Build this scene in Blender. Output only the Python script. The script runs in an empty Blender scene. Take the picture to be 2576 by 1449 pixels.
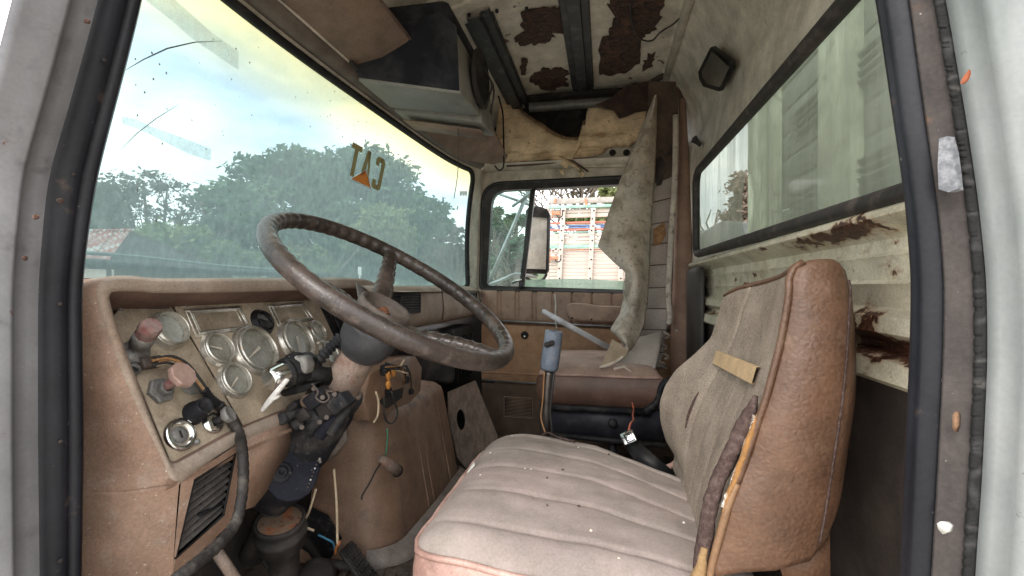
import bpy, math, random
import numpy as np
from mathutils import Vector, Matrix, noise as mnoise
R = math.radians
random.seed(7); rng = np.random.default_rng(7)
scn = bpy.context.scene
COL = scn.collection
# ------------------------------------------------------------------ camera
F = 1193.0; CX, CY = 1288.0, 724.5; YAW = R(11.0)
cam_d = bpy.data.cameras.new('camera'); cam = bpy.data.objects.new('camera', cam_d); COL.objects.link(cam)
cam_d.sensor_width = 36.0; cam_d.lens = F/2576.0*36.0
cam_d.clip_start = 0.02; cam_d.clip_end = 3000
cam.location = (0, 0, 0); cam.rotation_euler = (R(90), 0, YAW)
scn.camera = cam
# ------------------------------------------------------------------ world: bright broken overcast
SUN_EL, SUN_AZ = R(52), R(200)
world = bpy.data.worlds.new('World'); scn.world = world; world.use_nodes = True
wn = world.node_tree.nodes; wl = world.node_tree.links; wn.clear()
w_out = wn.new('ShaderNodeOutputWorld'); w_bg = wn.new('ShaderNodeBackground')
sky = wn.new('ShaderNodeTexSky'); sky.sky_type = 'NISHITA'; sky.sun_disc = False
sky.sun_elevation = SUN_EL; sky.sun_rotation = SUN_AZ; sky.air_density = 1.0; sky.dust_density = 1.5
w_tc = wn.new('ShaderNodeTexCoord'); w_map = wn.new('ShaderNodeMapping'); w_map.inputs['Scale'].default_value = (1, 1, 2.2); w_map.inputs['Location'].default_value = (3.1, .4, .7)
w_nz = wn.new('ShaderNodeTexNoise'); w_nz.inputs['Scale'].default_value = 2.6; w_nz.inputs['Detail'].default_value = 6; w_nz.inputs['Roughness'].default_value = .55
w_cr = wn.new('ShaderNodeValToRGB')
w_cr.color_ramp.elements[0].position = .36; w_cr.color_ramp.elements[0].color = (7.2, 7.8, 8.5, 1)
w_cr.color_ramp.elements[1].position = .60; w_cr.color_ramp.elements[1].color = (14.8, 14.2, 13.6, 1)
w_mix = wn.new('ShaderNodeMix'); w_mix.data_type = 'RGBA'; w_mix.inputs['Factor'].default_value = .82
wl.new(w_tc.outputs['Generated'], w_map.inputs['Vector']); wl.new(w_map.outputs['Vector'], w_nz.inputs['Vector'])
wl.new(w_nz.outputs['Fac'], w_cr.inputs['Fac'])
wl.new(sky.outputs['Color'], w_mix.inputs['A']); wl.new(w_cr.outputs['Color'], w_mix.inputs['B'])
wl.new(w_mix.outputs['Result'], w_bg.inputs['Color']); wl.new(w_bg.outputs['Background'], w_out.inputs['Surface'])
w_bg.inputs['Strength'].default_value = 0.13
# ------------------------------------------------------------------ sun (soft, behind cloud, from the open-door side)
sun_d = bpy.data.lights.new('sun', 'SUN'); sun = bpy.data.objects.new('sun', sun_d); COL.objects.link(sun)
sun_d.energy = 0.8; sun_d.angle = R(18); sun_d.color = (1, .96, .9)
sun.rotation_euler = (R(50), 0, R(-20)); sun.location = (0, -6, 8)
# ------------------------------------------------------------------ exposure / render
vs = scn.view_settings; vs.view_transform = 'Standard'; vs.look = 'None'; vs.exposure = 1.22; vs.gamma = 1; vs.use_curve_mapping = False
scn.cycles.use_denoising = True
scn.cycles.max_bounces = 10; scn.cycles.diffuse_bounces = 8; scn.cycles.transparent_max_bounces = 24; scn.cycles.caustics_reflective = False
# ================================================================== helpers
RT = Vector((math.cos(YAW), math.sin(YAW), 0)); FW = Vector((-math.sin(YAW), math.cos(YAW), 0)); UP = Vector((0, 0, 1))
def U(px, py, X=None, Y=None, Z=None, plane=None, d=None):
    """point of the place seen at photo position (px,py) that lies on the given plane"""
    v = RT*((px-CX)/F) + FW + UP*((CY-py)/F)
    if X is not None: t = X/v.x
    elif Y is not None: t = Y/v.y
    elif Z is not None: t = Z/v.z
    elif plane is not None: t = plane[0].dot(plane[1])/v.dot(plane[1])
    else: t = d
    return v*t
V = Vector
def mk(name, g, mat, parent=None, smooth=True, bevel=0, seg=2, subsurf=0, solid=0, uv=None, auto=None):
    v, f = g
    me = bpy.data.meshes.new(name)
    me.from_pydata([tuple(p) for p in v], [], f); me.update()
    o = bpy.data.objects.new(name, me); COL.objects.link(o)
    if mat is not None: me.materials.append(mat)
    if smooth: me.polygons.foreach_set('use_smooth', [True]*len(me.polygons))
    if uv is not None:
        l = me.uv_layers.new(name='UVMap')
        for lp in me.loops: l.data[lp.index].uv = uv[lp.vertex_index]
    if parent is not None:
        o.parent = parent
        if parent.type == 'EMPTY': o.matrix_parent_inverse = Matrix.Translation(-parent.location)
    if solid: m = o.modifiers.new('solid', 'SOLIDIFY'); m.thickness = solid; m.offset = 0
    if bevel:
        m = o.modifiers.new('bevel', 'BEVEL'); m.width = bevel; m.segments = seg; m.limit_method = 'ANGLE'; m.angle_limit = R(40); m.harden_normals = False
    if subsurf: m = o.modifiers.new('sub', 'SUBSURF'); m.levels = subsurf; m.render_levels = subsurf
    if auto:
        try: me.set_sharp_from_angle(angle=R(auto))
        except Exception: pass
    return o
def tag(o, label=None, cat=None, group=None, kind=None):
    if label: o['label'] = label
    if cat: o['category'] = cat
    if group: o['group'] = group
    if kind or cat: o['kind'] = kind or 'thing'
    return o
def thing(name, loc, label, cat, group=None):
    o = bpy.data.objects.new(name, None); COL.objects.link(o); o.location = loc; o.empty_display_size = .05
    return tag(o, label, cat, group)
def join(*gs):
    V_, F_ = [], []
    for v, f in gs:
        n = len(V_); V_ += list(v); F_ += [tuple(i+n for i in q) for q in f]
    return V_, F_
def frame(ax):
    ax = V(ax).normalized(); a = V((0, 0, 1)) if abs(ax.z) < .9 else V((1, 0, 0))
    e1 = ax.cross(a).normalized(); return e1, ax.cross(e1).normalized(), ax
def box(c, s, ex=V((1, 0, 0)), ey=V((0, 1, 0)), ez=V((0, 0, 1))):
    c = V(c); v = []
    for k in (-1, 1):
        for j in (-1, 1):
            for i in (-1, 1): v.append(c+ex*(i*s[0]/2)+ey*(j*s[1]/2)+ez*(k*s[2]/2))
    return v, [(0, 2, 3, 1), (4, 5, 7, 6), (0, 1, 5, 4), (2, 6, 7, 3), (0, 4, 6, 2), (1, 3, 7, 5)]
def loft(rows, closed=False, cap=False):
    n = len(rows[0]); v = [V(p) for r in rows for p in r]; f = []
    for i in range(len(rows)-1):
        for j in range(n if closed else n-1):
            k = (j+1) % n
            f.append((i*n+j, i*n+k, (i+1)*n+k, (i+1)*n+j))
    if cap: f.append(tuple(range(n))[::-1]); f.append(tuple((len(rows)-1)*n+j for j in range(n)))
    return v, f
def spline(pts, n=6):
    """Catmull-Rom through the points"""
    P = [V(p) for p in pts]; P = [P[0]*2-P[1]]+P+[P[-1]*2-P[-2]]; out = []
    for i in range(1, len(P)-2):
        a, b, c, d = P[i-1:i+3]
        for k in range(n):
            t = k/n
            out.append(.5*((2*b)+(c-a)*t+(2*a-5*b+4*c-d)*t*t+(3*b-a-3*c+d)*t**3))
    out.append(P[-2]); return out
def tube(pts, r, n=8, cap=True, closed=False, flat=1.0, up=None):
    P = [V(p) for p in pts]; m = len(P); rows = []
    rr = r if callable(r) else (lambda i: r if not isinstance(r, (list, tuple)) else r[i])
    e = None
    for i in range(m):
        a = P[(i-1) % m] if (closed or i > 0) else P[i]; b = P[(i+1) % m] if (closed or i < m-1) else P[i]
        t = (b-a).normalized()
        if e is None: e = frame(t)[0] if up is None else (V(up)-t*V(up).dot(t)).normalized()
        e = (e-t*e.dot(t)).normalized(); e2 = t.cross(e)
        rows.append([P[i]+e*(math.cos(2*math.pi*k/n)*rr(i))+e2*(math.sin(2*math.pi*k/n)*rr(i)*flat) for k in range(n)])
    if closed: rows.append(rows[0])
    return loft(rows, True, cap and not closed)
def cyl(a, b, r0, r1=None, n=20):
    return tube([a, b], [r0, r0 if r1 is None else r1], n)
def lathe(o, ax, prof, n=32, e=None):
    """prof: (radius, height along ax)"""
    e1, e2, ax = frame(ax); o = V(o); rows = []
    for r, h in prof:
        rows.append([o+ax*h+e1*(r*math.cos(2*math.pi*k/n))+e2*(r*math.sin(2*math.pi*k/n)) for k in range(n)])
    return loft(rows, True, False)
def disc(o, ax, r, n=32, h=0):
    e1, e2, ax = frame(ax); o = V(o)
    return [o+ax*h+e1*(r*math.cos(2*math.pi*k/n))+e2*(r*math.sin(2*math.pi*k/n)) for k in range(n)], [tuple(range(n))]
def prism(poly, ext):
    n = len(poly); P = [V(p) for p in poly]; Q = [p+V(ext) for p in P]
    return P+Q, [tuple(range(n))[::-1], tuple(range(n, 2*n))]+[(i, (i+1) % n, n+(i+1) % n, n+i) for i in range(n)]
def ring(inner, outer):
    n = len(inner)
    return [V(p) for p in inner]+[V(p) for p in outer], [(i, (i+1) % n, n+(i+1) % n, n+i) for i in range(n)]
def lerp(a, b, t): return a+(b-a)*t
def interp(x, xs, ys): return float(np.interp(x, xs, ys))
def wob(g, amp, sc, seed=0):
    v, f = g; s = V((seed*7.3, seed*3.1, seed*1.7))
    return [V(p)+mnoise.noise_vector(V(p)*sc+s)*amp for p in v], f
# ================================================================== materials
def M(name, base, rough=.6, metal=0., layers=(), bump=(), spec=.5, coat=0, rvar=0, uv=False, grain=.32):
    """layers: (colour, scale, lo, hi, detail, stretch, max) noise-masked colours; bump: (kind, scale, strength)"""
    m = bpy.data.materials.new(name); m.use_nodes = True; nt = m.node_tree; N = nt.nodes; L = nt.links
    b = N['Principled BSDF']; b.inputs['Roughness'].default_value = rough; b.inputs['Metallic'].default_value = metal
    b.inputs['Specular IOR Level'].default_value = spec
    if coat: b.inputs['Coat Weight'].default_value = coat; b.inputs['Coat Roughness'].default_value = .25
    tc = N.new('ShaderNodeTexCoord'); co = tc.outputs['Object']
    def nz(scale, detail=4, stretch=None, kind='noise'):
        src = co
        if stretch:
            mp = N.new('ShaderNodeMapping'); mp.inputs['Scale'].default_value = stretch; L.new(co, mp.inputs['Vector']); src = mp.outputs['Vector']
        if kind == 'vor':
            t = N.new('ShaderNodeTexVoronoi'); t.feature = 'DISTANCE_TO_EDGE'; t.inputs['Scale'].default_value = scale; L.new(src, t.inputs['Vector']); return t.outputs['Distance']
        if kind == 'cell':
            t = N.new('ShaderNodeTexVoronoi'); t.inputs['Scale'].default_value = scale; L.new(src, t.inputs['Vector']); return t.outputs['Distance']
        t = N.new('ShaderNodeTexNoise'); t.inputs['Scale'].default_value = scale; t.inputs['Detail'].default_value = detail; t.inputs['Roughness'].default_value = .6
        L.new(src, t.inputs['Vector']); return t.outputs['Fac']
    cur = None
    for ly in layers:
        c, sc, lo, hi = ly[:4]; det = ly[4] if len(ly) > 4 else 4; st = ly[5] if len(ly) > 5 else None; mx = ly[6] if len(ly) > 6 else 1
        kind = ly[7] if len(ly) > 7 else 'noise'
        f = nz(sc, det, st, kind); mr = N.new('ShaderNodeMapRange'); mr.inputs['From Min'].default_value = lo; mr.inputs['From Max'].default_value = hi
        mr.inputs['To Max'].default_value = mx; L.new(f, mr.inputs['Value'])
        mix = N.new('ShaderNodeMix'); mix.data_type = 'RGBA'; L.new(mr.outputs['Result'], mix.inputs['Factor'])
        if cur is None: mix.inputs['A'].default_value = (*base, 1)
        else: L.new(cur, mix.inputs['A'])
        mix.inputs['B'].default_value = (*c, 1); cur = mix.outputs['Result']
    if grain:       # worn, uneven pigment: blotches and fine grit over everything
        g1, g2 = nz(16, 9), nz(230, 3)
        a = N.new('ShaderNodeMath'); a.operation = 'MULTIPLY_ADD'; L.new(g1, a.inputs[0]); a.inputs[1].default_value = 2.4; a.inputs[2].default_value = -1.2
        c2 = N.new('ShaderNodeMath'); c2.operation = 'MULTIPLY_ADD'; L.new(g2, c2.inputs[0]); c2.inputs[1].default_value = 1.7; L.new(a.outputs[0], c2.inputs[2])
        v2 = N.new('ShaderNodeMath'); v2.operation = 'MULTIPLY_ADD'; L.new(c2.outputs[0], v2.inputs[0]); v2.inputs[1].default_value = grain*1.5; v2.inputs[2].default_value = 1-.85*grain*1.5; v2.use_clamp = False
        v3 = N.new('ShaderNodeMath'); v3.operation = 'MAXIMUM'; L.new(v2.outputs[0], v3.inputs[0]); v3.inputs[1].default_value = .3
        mm = N.new('ShaderNodeMix'); mm.data_type = 'RGBA'; mm.blend_type = 'MULTIPLY'; mm.inputs['Factor'].default_value = 1
        if cur is None: mm.inputs['A'].default_value = (*base, 1)
        else: L.new(cur, mm.inputs['A'])
        L.new(v3.outputs[0], mm.inputs['B']); cur = mm.outputs['Result']
    if cur is None: b.inputs['Base Color'].default_value = (*base, 1)
    else: L.new(cur, b.inputs['Base Color'])
    if rvar:
        f = nz(9, 5); mr = N.new('ShaderNodeMapRange'); mr.inputs['From Min'].default_value = .3; mr.inputs['From Max'].default_value = .7
        mr.inputs['To Min'].default_value = max(.05, rough-rvar); mr.inputs['To Max'].default_value = min(1, rough+rvar); L.new(f, mr.inputs['Value']); L.new(mr.outputs['Result'], b.inputs['Roughness'])
    nrm = None
    for kind, sc, st in bump:
        bp = N.new('ShaderNodeBump'); bp.inputs['Strength'].default_value = st; bp.inputs['Distance'].default_value = .002
        L.new(nz(sc, 3, None, kind if kind in ('vor', 'cell') else 'noise'), bp.inputs['Height'])
        if nrm: L.new(nrm, bp.inputs['Normal'])
        nrm = bp.outputs['Normal']
    if nrm: L.new(nrm, b.inputs['Normal'])
    return m
DUST = (.36, .31, .26)
m_dash = M('brown_dash_plastic', (.26, .162, .113), .62, layers=[((.31, .205, .148), 5, .4, .7, 5), (DUST, 30, .55, .75, 6, None, .45), ((.6, .52, .44), 160, .70, .74, 2, None, .8), ((.12, .07, .05), 90, .70, .76, 3, None, .7)], bump=[('noise', 400, .25)])
m_dash_top = M('dusty_dash_pad', (.31, .225, .165), .75, layers=[(DUST, 7, .35, .7, 5, None, .8), ((.2, .13, .09), 40, .6, .75, 5, None, .5)], bump=[('noise', 300, .25)])
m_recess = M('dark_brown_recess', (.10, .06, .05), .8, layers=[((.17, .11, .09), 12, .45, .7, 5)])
m_panel = M('dusty_gauge_plate', (.37, .295, .21), .72, layers=[((.46, .385, .29), 8, .4, .7, 6), ((.19, .13, .08), 14, .52, .72, 6, None, .8), ((.28, .13, .06), 5, .62, .78, 6, None, .5), ((.12, .08, .05), 120, .68, .74, 3, None, .7)], bump=[('noise', 180, .35)])
m_face = M('dusty_gauge_face', (.31, .305, .255), .35, layers=[((.23, .215, .175), 20, .45, .65, 5), ((.36, .35, .3), 60, .55, .75, 5, None, .6)], spec=.6)
m_bezel = M('tarnished_chrome', (.66, .63, .56), .30, .75, layers=[((.30, .25, .18), 25, .5, .75, 5), ((.35, .2, .12), 60, .62, .72, 4)], bump=[('noise', 200, .2)])
m_chrome = M('worn_chrome', (.72, .72, .70), .18, 1., layers=[((.35, .33, .3), 30, .5, .75, 4)])
m_needle = M('pale_needle', (.62, .55, .45), .6)
m_blk = M('black_plastic', (.012, .012, .013), .5, layers=[((.04, .037, .035), 18, .5, .72, 5), ((.11, .1, .085), 70, .64, .76, 4, None, .5)], bump=[('noise', 150, .25)], spec=.25)
m_blkd = M('dusty_black_metal', (.013, .013, .016), .6, layers=[((.055, .05, .046), 20, .48, .72, 6), ((.13, .11, .095), 80, .6, .75, 5, None, .7)], bump=[('noise', 120, .5)], spec=.25)
m_steelplate = M('dark_blue_grey_steel', (.012, .013, .020), .75, spec=.2, layers=[((.035, .036, .045), 15, .5, .8, 5), ((.2, .19, .18), 150, .68, .76, 3, None, .6)], bump=[('noise', 200, .2)])
m_rubber = M('door_seal_rubber', (.010, .0105, .014), .42, layers=[((.028, .028, .034), 6, .5, .8, 5, (1, 1, .25)), ((.2, .18, .15), 90, .70, .76, 4, None, .7), ((.08, .055, .045), 22, .66, .74, 5, None, .6)], bump=[('noise', 60, .2)], spec=.3)
m_seal_crack = M('cracked_seal_lip', (.032, .031, .032), .85, layers=[((.08, .074, .068), 40, .45, .7, 5), ((.01, .01, .01), 9, .0, .06, 2, (1, 1, 3.2), 1, 'vor')], bump=[('noise', 120, .8)])
m_channel = M('rusty_brown_channel', (.036, .03, .028), .8, layers=[((.08, .064, .058), 12, .4, .7, 6), ((.13, .07, .04), 30, .62, .75, 5, None, .7), ((.4, .36, .32), 200, .70, .75, 3, None, .6)], bump=[('noise', 90, .5)])
m_bodygrey = M('weathered_grey_body_paint', (.125, .122, .128), .38, layers=[((.18, .176, .183), 4, .4, .7, 5), ((.05, .048, .05), 30, .58, .74, 6, None, .6), ((.10, .045, .03), 45, .70, .76, 5), ((.25, .25, .25), 120, .70, .75, 3, None, .5)], bump=[('noise', 25, .2), ('noise', 8, .3)], rvar=.12, grain=.14)
m_bodywhite = M('weathered_pale_body_paint', (.27, .285, .28), .40, layers=[((.20, .22, .215), 3, .4, .65, 4), ((.40, .40, .405), 12, .5, .75, 5, (1, 1, .3), .7), ((.13, .135, .14), 7, .52, .68, 7, (1, 1, .16), .6), ((.12, .11, .10), 90, .69, .75, 4), ((.3, .15, .09), 25, .72, .8, 5)], bump=[('noise', 20, .12), ('noise', 6, .3)], rvar=.12, grain=.10)
m_cream = M('cream_cab_paint', (.60, .545, .455), .55, layers=[((.66, .605, .515), 4, .4, .7, 5), ((.34, .30, .23), 9, .5, .75, 6, None, .7), ((.24, .14, .07), 28, .66, .76, 6), ((.12, .08, .06), 130, .69, .74, 3)], bump=[('noise', 30, .25)])
m_rearpaint = M('pale_yellowish_rear_wall_paint', (.63, .58, .455), .5, layers=[((.52, .47, .33), 5, .45, .7, 5), ((.42, .36, .2), 12, .58, .72, 6, None, .7), ((.14, .055, .03), 7, .63, .645, 8, (1, .7, 2.0)), ((.1, .06, .04), 80, .69, .74, 4)], bump=[('noise', 30, .3)])
m_roof = M('rust_eaten_roof_paint', (.62, .565, .475), .6, layers=[((.49, .435, .35), 6, .45, .7, 5), ((.13, .07, .045), 11, .635, .65, 9, (1, 1, 1)), ((.085, .04, .025), 30, .45, .62, 6, None, .0)], bump=[('noise', 50, .5)])
m_rustp = M('dark_rust', (.065, .030, .02), .9, layers=[((.13, .065, .04), 30, .5, .62, 7), ((.022, .013, .011), 60, .48, .58, 7), ((.2, .12, .08), 140, .60, .66, 5)], bump=[('noise', 120, 1.), ('noise', 35, .8)])
m_cover = M('brown_engine_cover', (.24, .145, .095), .6, layers=[((.30, .205, .145), 5, .42, .7, 6, (1, 1, .35)), ((.14, .10, .085), 11, .55, .72, 6), ((.3, .29, .29), 6, .65, .78, 5, (1, 1, .6), .8)], bump=[('noise', 120, .35)])
m_fabric = M('dusty_pinkish_seat_fabric', (.32, .272, .24), .92, layers=[((.35, .278, .255), 4, .42, .66, 5), ((.265, .228, .203), 7, .46, .7, 6, None, .9), ((.15, .12, .105), 60, .70, .77, 4, None, .8), ((.6, .55, .5), 150, .74, .77, 3, None, .8)], bump=[('noise', 900, .35), ('noise', 35, .3)], spec=.15, grain=.2)
m_fabric2 = M('grey_brown_back_fabric', (.285, .232, .185), .95, layers=[((.34, .285, .23), 6, .4, .7, 5), ((.15, .12, .1), 330, .5, .62, 2, (1, 1, 2.2), .75), ((.33, .28, .23), 14, .55, .75, 5, None, .6)], bump=[('noise', 500, .6)], spec=.1)
m_vinyl = M('worn_brown_vinyl', (.118, .060, .034), .48, layers=[((.15, .082, .05), 5, .4, .7, 5), ((.10, .05, .03), 12, .5, .7, 6, None, .8), ((.25, .165, .115), 18, .6, .8, 6, None, .5)], bump=[('vor', 110, .5), ('noise', 14, .8), ('noise', 45, .6)], rvar=.12)
m_vinylpink = M('faded_pinkish_vinyl', (.32, .19, .155), .5, layers=[((.48, .31, .26), 8, .4, .7, 5), ((.28, .18, .14), 40, .6, .75, 5, None, .7)], bump=[('vor', 120, .3)])
m_foam = M('orange_foam', (.27, .14, .055), .95, layers=[((.33, .16, .05), 60, .45, .6, 5)], bump=[('noise', 120, 1.)])
m_felt = M('dark_brown_felt', (.075, .05, .045), 1., layers=[((.12, .085, .075), 120, .45, .65, 4)], bump=[('noise', 350, .9)], spec=.05)
m_tag = M('tan_label_strip', (.52, .37, .21), .55, layers=[((.44, .3, .17), 9, .45, .7, 4)])
m_liner = M('grey_mouldy_headliner', (.55, .455, .365), .95, layers=[((.56, .51, .45), 5, .42, .68, 5), ((.36, .31, .26), 14, .5, .72, 6, None, .8), ((.22, .16, .12), 60, .57, .66, 6, None, .75), ((.30, .24, .18), 11, .52, .62, 7, None, .7)], bump=[('noise', 250, .4), ('noise', 22, .35)], spec=.1)
m_quilt = M('grey_quilt_backing', (.46, .40, .36), .9, layers=[((.25, .21, .18), 8, .45, .7, 6), ((.36, .22, .12), 5, .66, .74, 5, None, .7)], bump=[('noise', 60, .4)], spec=.15)
m_insul = M('tan_insulation_board', (.78, .58, .37), .95, layers=[((.84, .66, .45), 9, .4, .7, 6, (1, 1, 2.5)), ((.30, .18, .09), 12, .52, .7, 7, (.5, 1, 2.6), .85), ((.10, .055, .03), 45, .66, .72, 5, None, .8)], bump=[('noise', 90, .8)], spec=.1)
m_visor = M('brown_sun_visor', (.21, .14, .10), .75, layers=[((.26, .185, .14), 5, .4, .7, 5)], bump=[('noise', 300, .3)])
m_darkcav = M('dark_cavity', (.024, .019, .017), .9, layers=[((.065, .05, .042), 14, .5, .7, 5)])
m_rib = M('black_roof_rib', (.024, .025, .03), .55, layers=[((.1, .1, .1), 20, .52, .75, 5), ((.12, .06, .04), 40, .64, .74, 5)])
m_console = M('grey_overhead_box', (.23, .22, .195), .6, layers=[((.17, .16, .14), 8, .45, .7, 5)], bump=[('noise', 200, .2)])
m_consoled = M('dark_box_end', (.012, .013, .018), .7, spec=.2, layers=[((.05, .05, .055), 9, .45, .7, 5)])
m_doorcloth = M('brown_door_vinyl', (.30, .20, .145), .6, layers=[((.36, .25, .19), 5, .4, .7, 5), ((.13, .08, .055), 25, .55, .75, 6, None, .6)], bump=[('noise', 200, .3)])
m_doorcarpet = M('tan_brown_door_panel', (.36, .205, .115), .75, layers=[((.42, .26, .16), 6, .4, .7, 6), ((.15, .085, .05), 18, .55, .75, 6, None, .6)], bump=[('noise', 300, .4)])
m_wood = M('grey_brown_plywood', (.185, .14, .11), .9, layers=[((.26, .2, .16), 22, .42, .66, 7, (3, 3, .6)), ((.09, .065, .05), 30, .54, .7, 7, (3, 3, .5), .8)], bump=[('noise', 70, .8)])
m_floor = M('dirty_floor', (.12, .09, .07), .95, layers=[((.19, .15, .12), 10, .42, .7, 7), ((.035, .027, .022), 26, .5, .7, 7), ((.22, .18, .13), 90, .66, .74, 5)], bump=[('noise', 60, 1.)])
m_wheel = M('worn_brown_wheel_rim', (.036, .027, .023), .34, layers=[((.08, .06, .05), 14, .42, .7, 6), ((.13, .10, .085), 34, .54, .72, 7, None, .8), ((.26, .22, .19), 120, .66, .74, 4, None, .7)], bump=[('noise', 60, .35), ('noise', 220, .3)], rvar=.12)
m_hub = M('dusty_wheel_hub', (.07, .053, .044), .65, layers=[((.14, .11, .09), 18, .42, .68, 6)], bump=[('noise', 120, .4)])
m_rusttube = M('dusty_rust_tube', (.21, .15, .115), .8, layers=[((.31, .24, .2), 12, .42, .7, 6), ((.19, .08, .045), 22, .55, .7, 6, None, .8), ((.08, .06, .05), 60, .6, .74, 5)], bump=[('noise', 90, .6)])
m_red = M('faded_red_plastic', (.20, .065, .06), .7, layers=[((.25, .17, .15), 40, .42, .6, 6)], bump=[('noise', 120, .3)])
m_grey = M('cast_grey_metal', (.20, .195, .185), .6, .3, layers=[((.32, .3, .27), 30, .45, .7, 5), ((.1, .09, .08), 50, .55, .7, 5)], bump=[('noise', 120, .5)])
m_cable = M('taped_black_cable', (.025, .022, .021), .6, spec=.3, layers=[((.08, .07, .06), 30, .48, .7, 6)], bump=[('noise', 160, .8)])
m_wirec = M('copper_brown_wire', (.33, .17, .07), .5); m_wirey = M('cream_wire', (.6, .48, .33), .6); m_wired = M('dark_wire', (.03, .028, .026), .5)
m_wireg = M('green_wire', (.05, .22, .12), .5); m_wirer = M('red_wire', (.35, .09, .05), .5); m_wireb = M('blue_wire', (.03, .15, .25), .5)
m_white = M('white_plastic', (.68, .66, .62), .45, layers=[((.52, .5, .46), 25, .45, .7, 4)])
m_bluegrey = M('blue_grey_grip', (.17, .20, .255), .5, layers=[((.24, .27, .32), 12, .45, .7, 5), ((.3, .29, .28), 50, .6, .75, 5, None, .7)], bump=[('noise', 80, .3)])
m_alu = M('dull_aluminium', (.42, .43, .44), .5, .7, layers=[((.36, .36, .37), 14, .45, .7, 5)])
m_fuse = M('orange_fuse', (.75, .33, .08), .45)
m_rag = M('yellow_dry_leaf', (.42, .31, .10), .9, layers=[((.55, .45, .2), 20, .45, .65, 4)])
m_pl = M('dusty_dark_shell', (.022, .02, .019), .7, spec=.25, layers=[((.065, .055, .05), 14, .45, .7, 6)], bump=[('noise', 80, .4)])
def region_rust(m, regs, col=(.085, .035, .02), scale=34, thr=.60, squash=(1, 1, 1)):
    """rust eating through the paint in given places"""
    nt = m.node_tree; N, L = nt.nodes, nt.links; b = N['Principled BSDF']; src = b.inputs['Base Color'].links[0].from_socket
    tc = N.new('ShaderNodeTexCoord'); mp = N.new('ShaderNodeMapping'); mp.inputs['Scale'].default_value = squash; L.new(tc.outputs['Object'], mp.inputs['Vector'])
    nz_ = N.new('ShaderNodeTexNoise'); nz_.inputs['Scale'].default_value = scale; nz_.inputs['Detail'].default_value = 9; nz_.inputs['Roughness'].default_value = .68; L.new(mp.outputs[0], nz_.inputs['Vector'])
    acc = nz_.outputs['Fac']
    for c, rr_ in regs:
        s1 = N.new('ShaderNodeVectorMath'); s1.operation = 'SUBTRACT'; s1.inputs[1].default_value = tuple(c); L.new(tc.outputs['Object'], s1.inputs[0])
        s2 = N.new('ShaderNodeVectorMath'); s2.operation = 'DIVIDE'; s2.inputs[1].default_value = tuple(rr_); L.new(s1.outputs[0], s2.inputs[0])
        s3 = N.new('ShaderNodeVectorMath'); s3.operation = 'LENGTH'; L.new(s2.outputs[0], s3.inputs[0])
        s4 = N.new('ShaderNodeMapRange'); s4.inputs['From Min'].default_value = 1.25; s4.inputs['From Max'].default_value = .2; s4.inputs['To Max'].default_value = .30; L.new(s3.outputs['Value'], s4.inputs['Value'])
        ad = N.new('ShaderNodeMath'); ad.operation = 'ADD'; L.new(acc, ad.inputs[0]); L.new(s4.outputs['Result'], ad.inputs[1]); acc = ad.outputs[0]
    mr = N.new('ShaderNodeMapRange'); mr.inputs['From Min'].default_value = thr+.06; mr.inputs['From Max'].default_value = thr+.09; L.new(acc, mr.inputs['Value'])
    m2 = N.new('ShaderNodeMapRange'); m2.inputs['From Min'].default_value = thr-.04; m2.inputs['From Max'].default_value = thr+.06; m2.inputs['To Max'].default_value = .55; L.new(acc, m2.inputs['Value'])
    x1 = N.new('ShaderNodeMix'); x1.data_type = 'RGBA'; L.new(m2.outputs['Result'], x1.inputs['Factor']); L.new(src, x1.inputs['A']); x1.inputs['B'].default_value = (.33, .19, .09, 1)
    n2 = N.new('ShaderNodeTexNoise'); n2.inputs['Scale'].default_value = 120; n2.inputs['Detail'].default_value = 4; L.new(tc.outputs['Object'], n2.inputs['Vector'])
    cr = N.new('ShaderNodeValToRGB'); cr.color_ramp.elements[0].position = .4; cr.color_ramp.elements[0].color = (*(q*.35 for q in col), 1); cr.color_ramp.elements[1].position = .65; cr.color_ramp.elements[1].color = (*(q*1.7 for q in col), 1); L.new(n2.outputs['Fac'], cr.inputs['Fac'])
    x2 = N.new('ShaderNodeMix'); x2.data_type = 'RGBA'; L.new(mr.outputs['Result'], x2.inputs['Factor']); L.new(x1.outputs['Result'], x2.inputs['A']); L.new(cr.outputs['Color'], x2.inputs['B'])
    L.new(x2.outputs['Result'], b.inputs['Base Color'])
region_rust(m_rearpaint, [((.366, .93, .084), (.05, .15, .014)), ((.366, .80, .092), (.05, .09, .018)), ((.39, .72, -.084), (.06, .16, .020)), ((.39, .80, -.06), (.06, .06, .035)), ((.37, 1.7, .125), (.05, .5, .02)), ((.372, 1.2, .128), (.05, .5, .010))], squash=(1, .7, 1))
m_bark = M('bark', (.11, .085, .065), .95, layers=[((.17, .14, .11), 4, .4, .7, 5)], bump=[('noise', 8, .8)])
def leafmat(name, a, b):
    m = M(name, a, .6, layers=[(b, .45, .4, .62, 3), (tuple(x*1.35 for x in b), 5, .55, .75, 3, None, .7)], spec=.3)
    n = m.node_tree; bs = n.nodes['Principled BSDF']; tr = n.nodes.new('ShaderNodeBsdfTranslucent'); mx = n.nodes.new('ShaderNodeMixShader'); mx.inputs[0].default_value = .3
    src = bs.inputs['Base Color'].links[0].from_socket; n.links.new(src, tr.inputs['Color'])
    n.links.new(bs.outputs[0], mx.inputs[1]); n.links.new(tr.outputs[0], mx.inputs[2]); n.links.new(mx.outputs[0], n.nodes['Material Output'].inputs['Surface'])
    return m
m_leaf1 = leafmat('deep_green_leaves', (.06, .12, .06), (.15, .22, .11))
m_leaf2 = leafmat('yellow_green_leaves', (.15, .20, .08), (.25, .28, .12))
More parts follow.
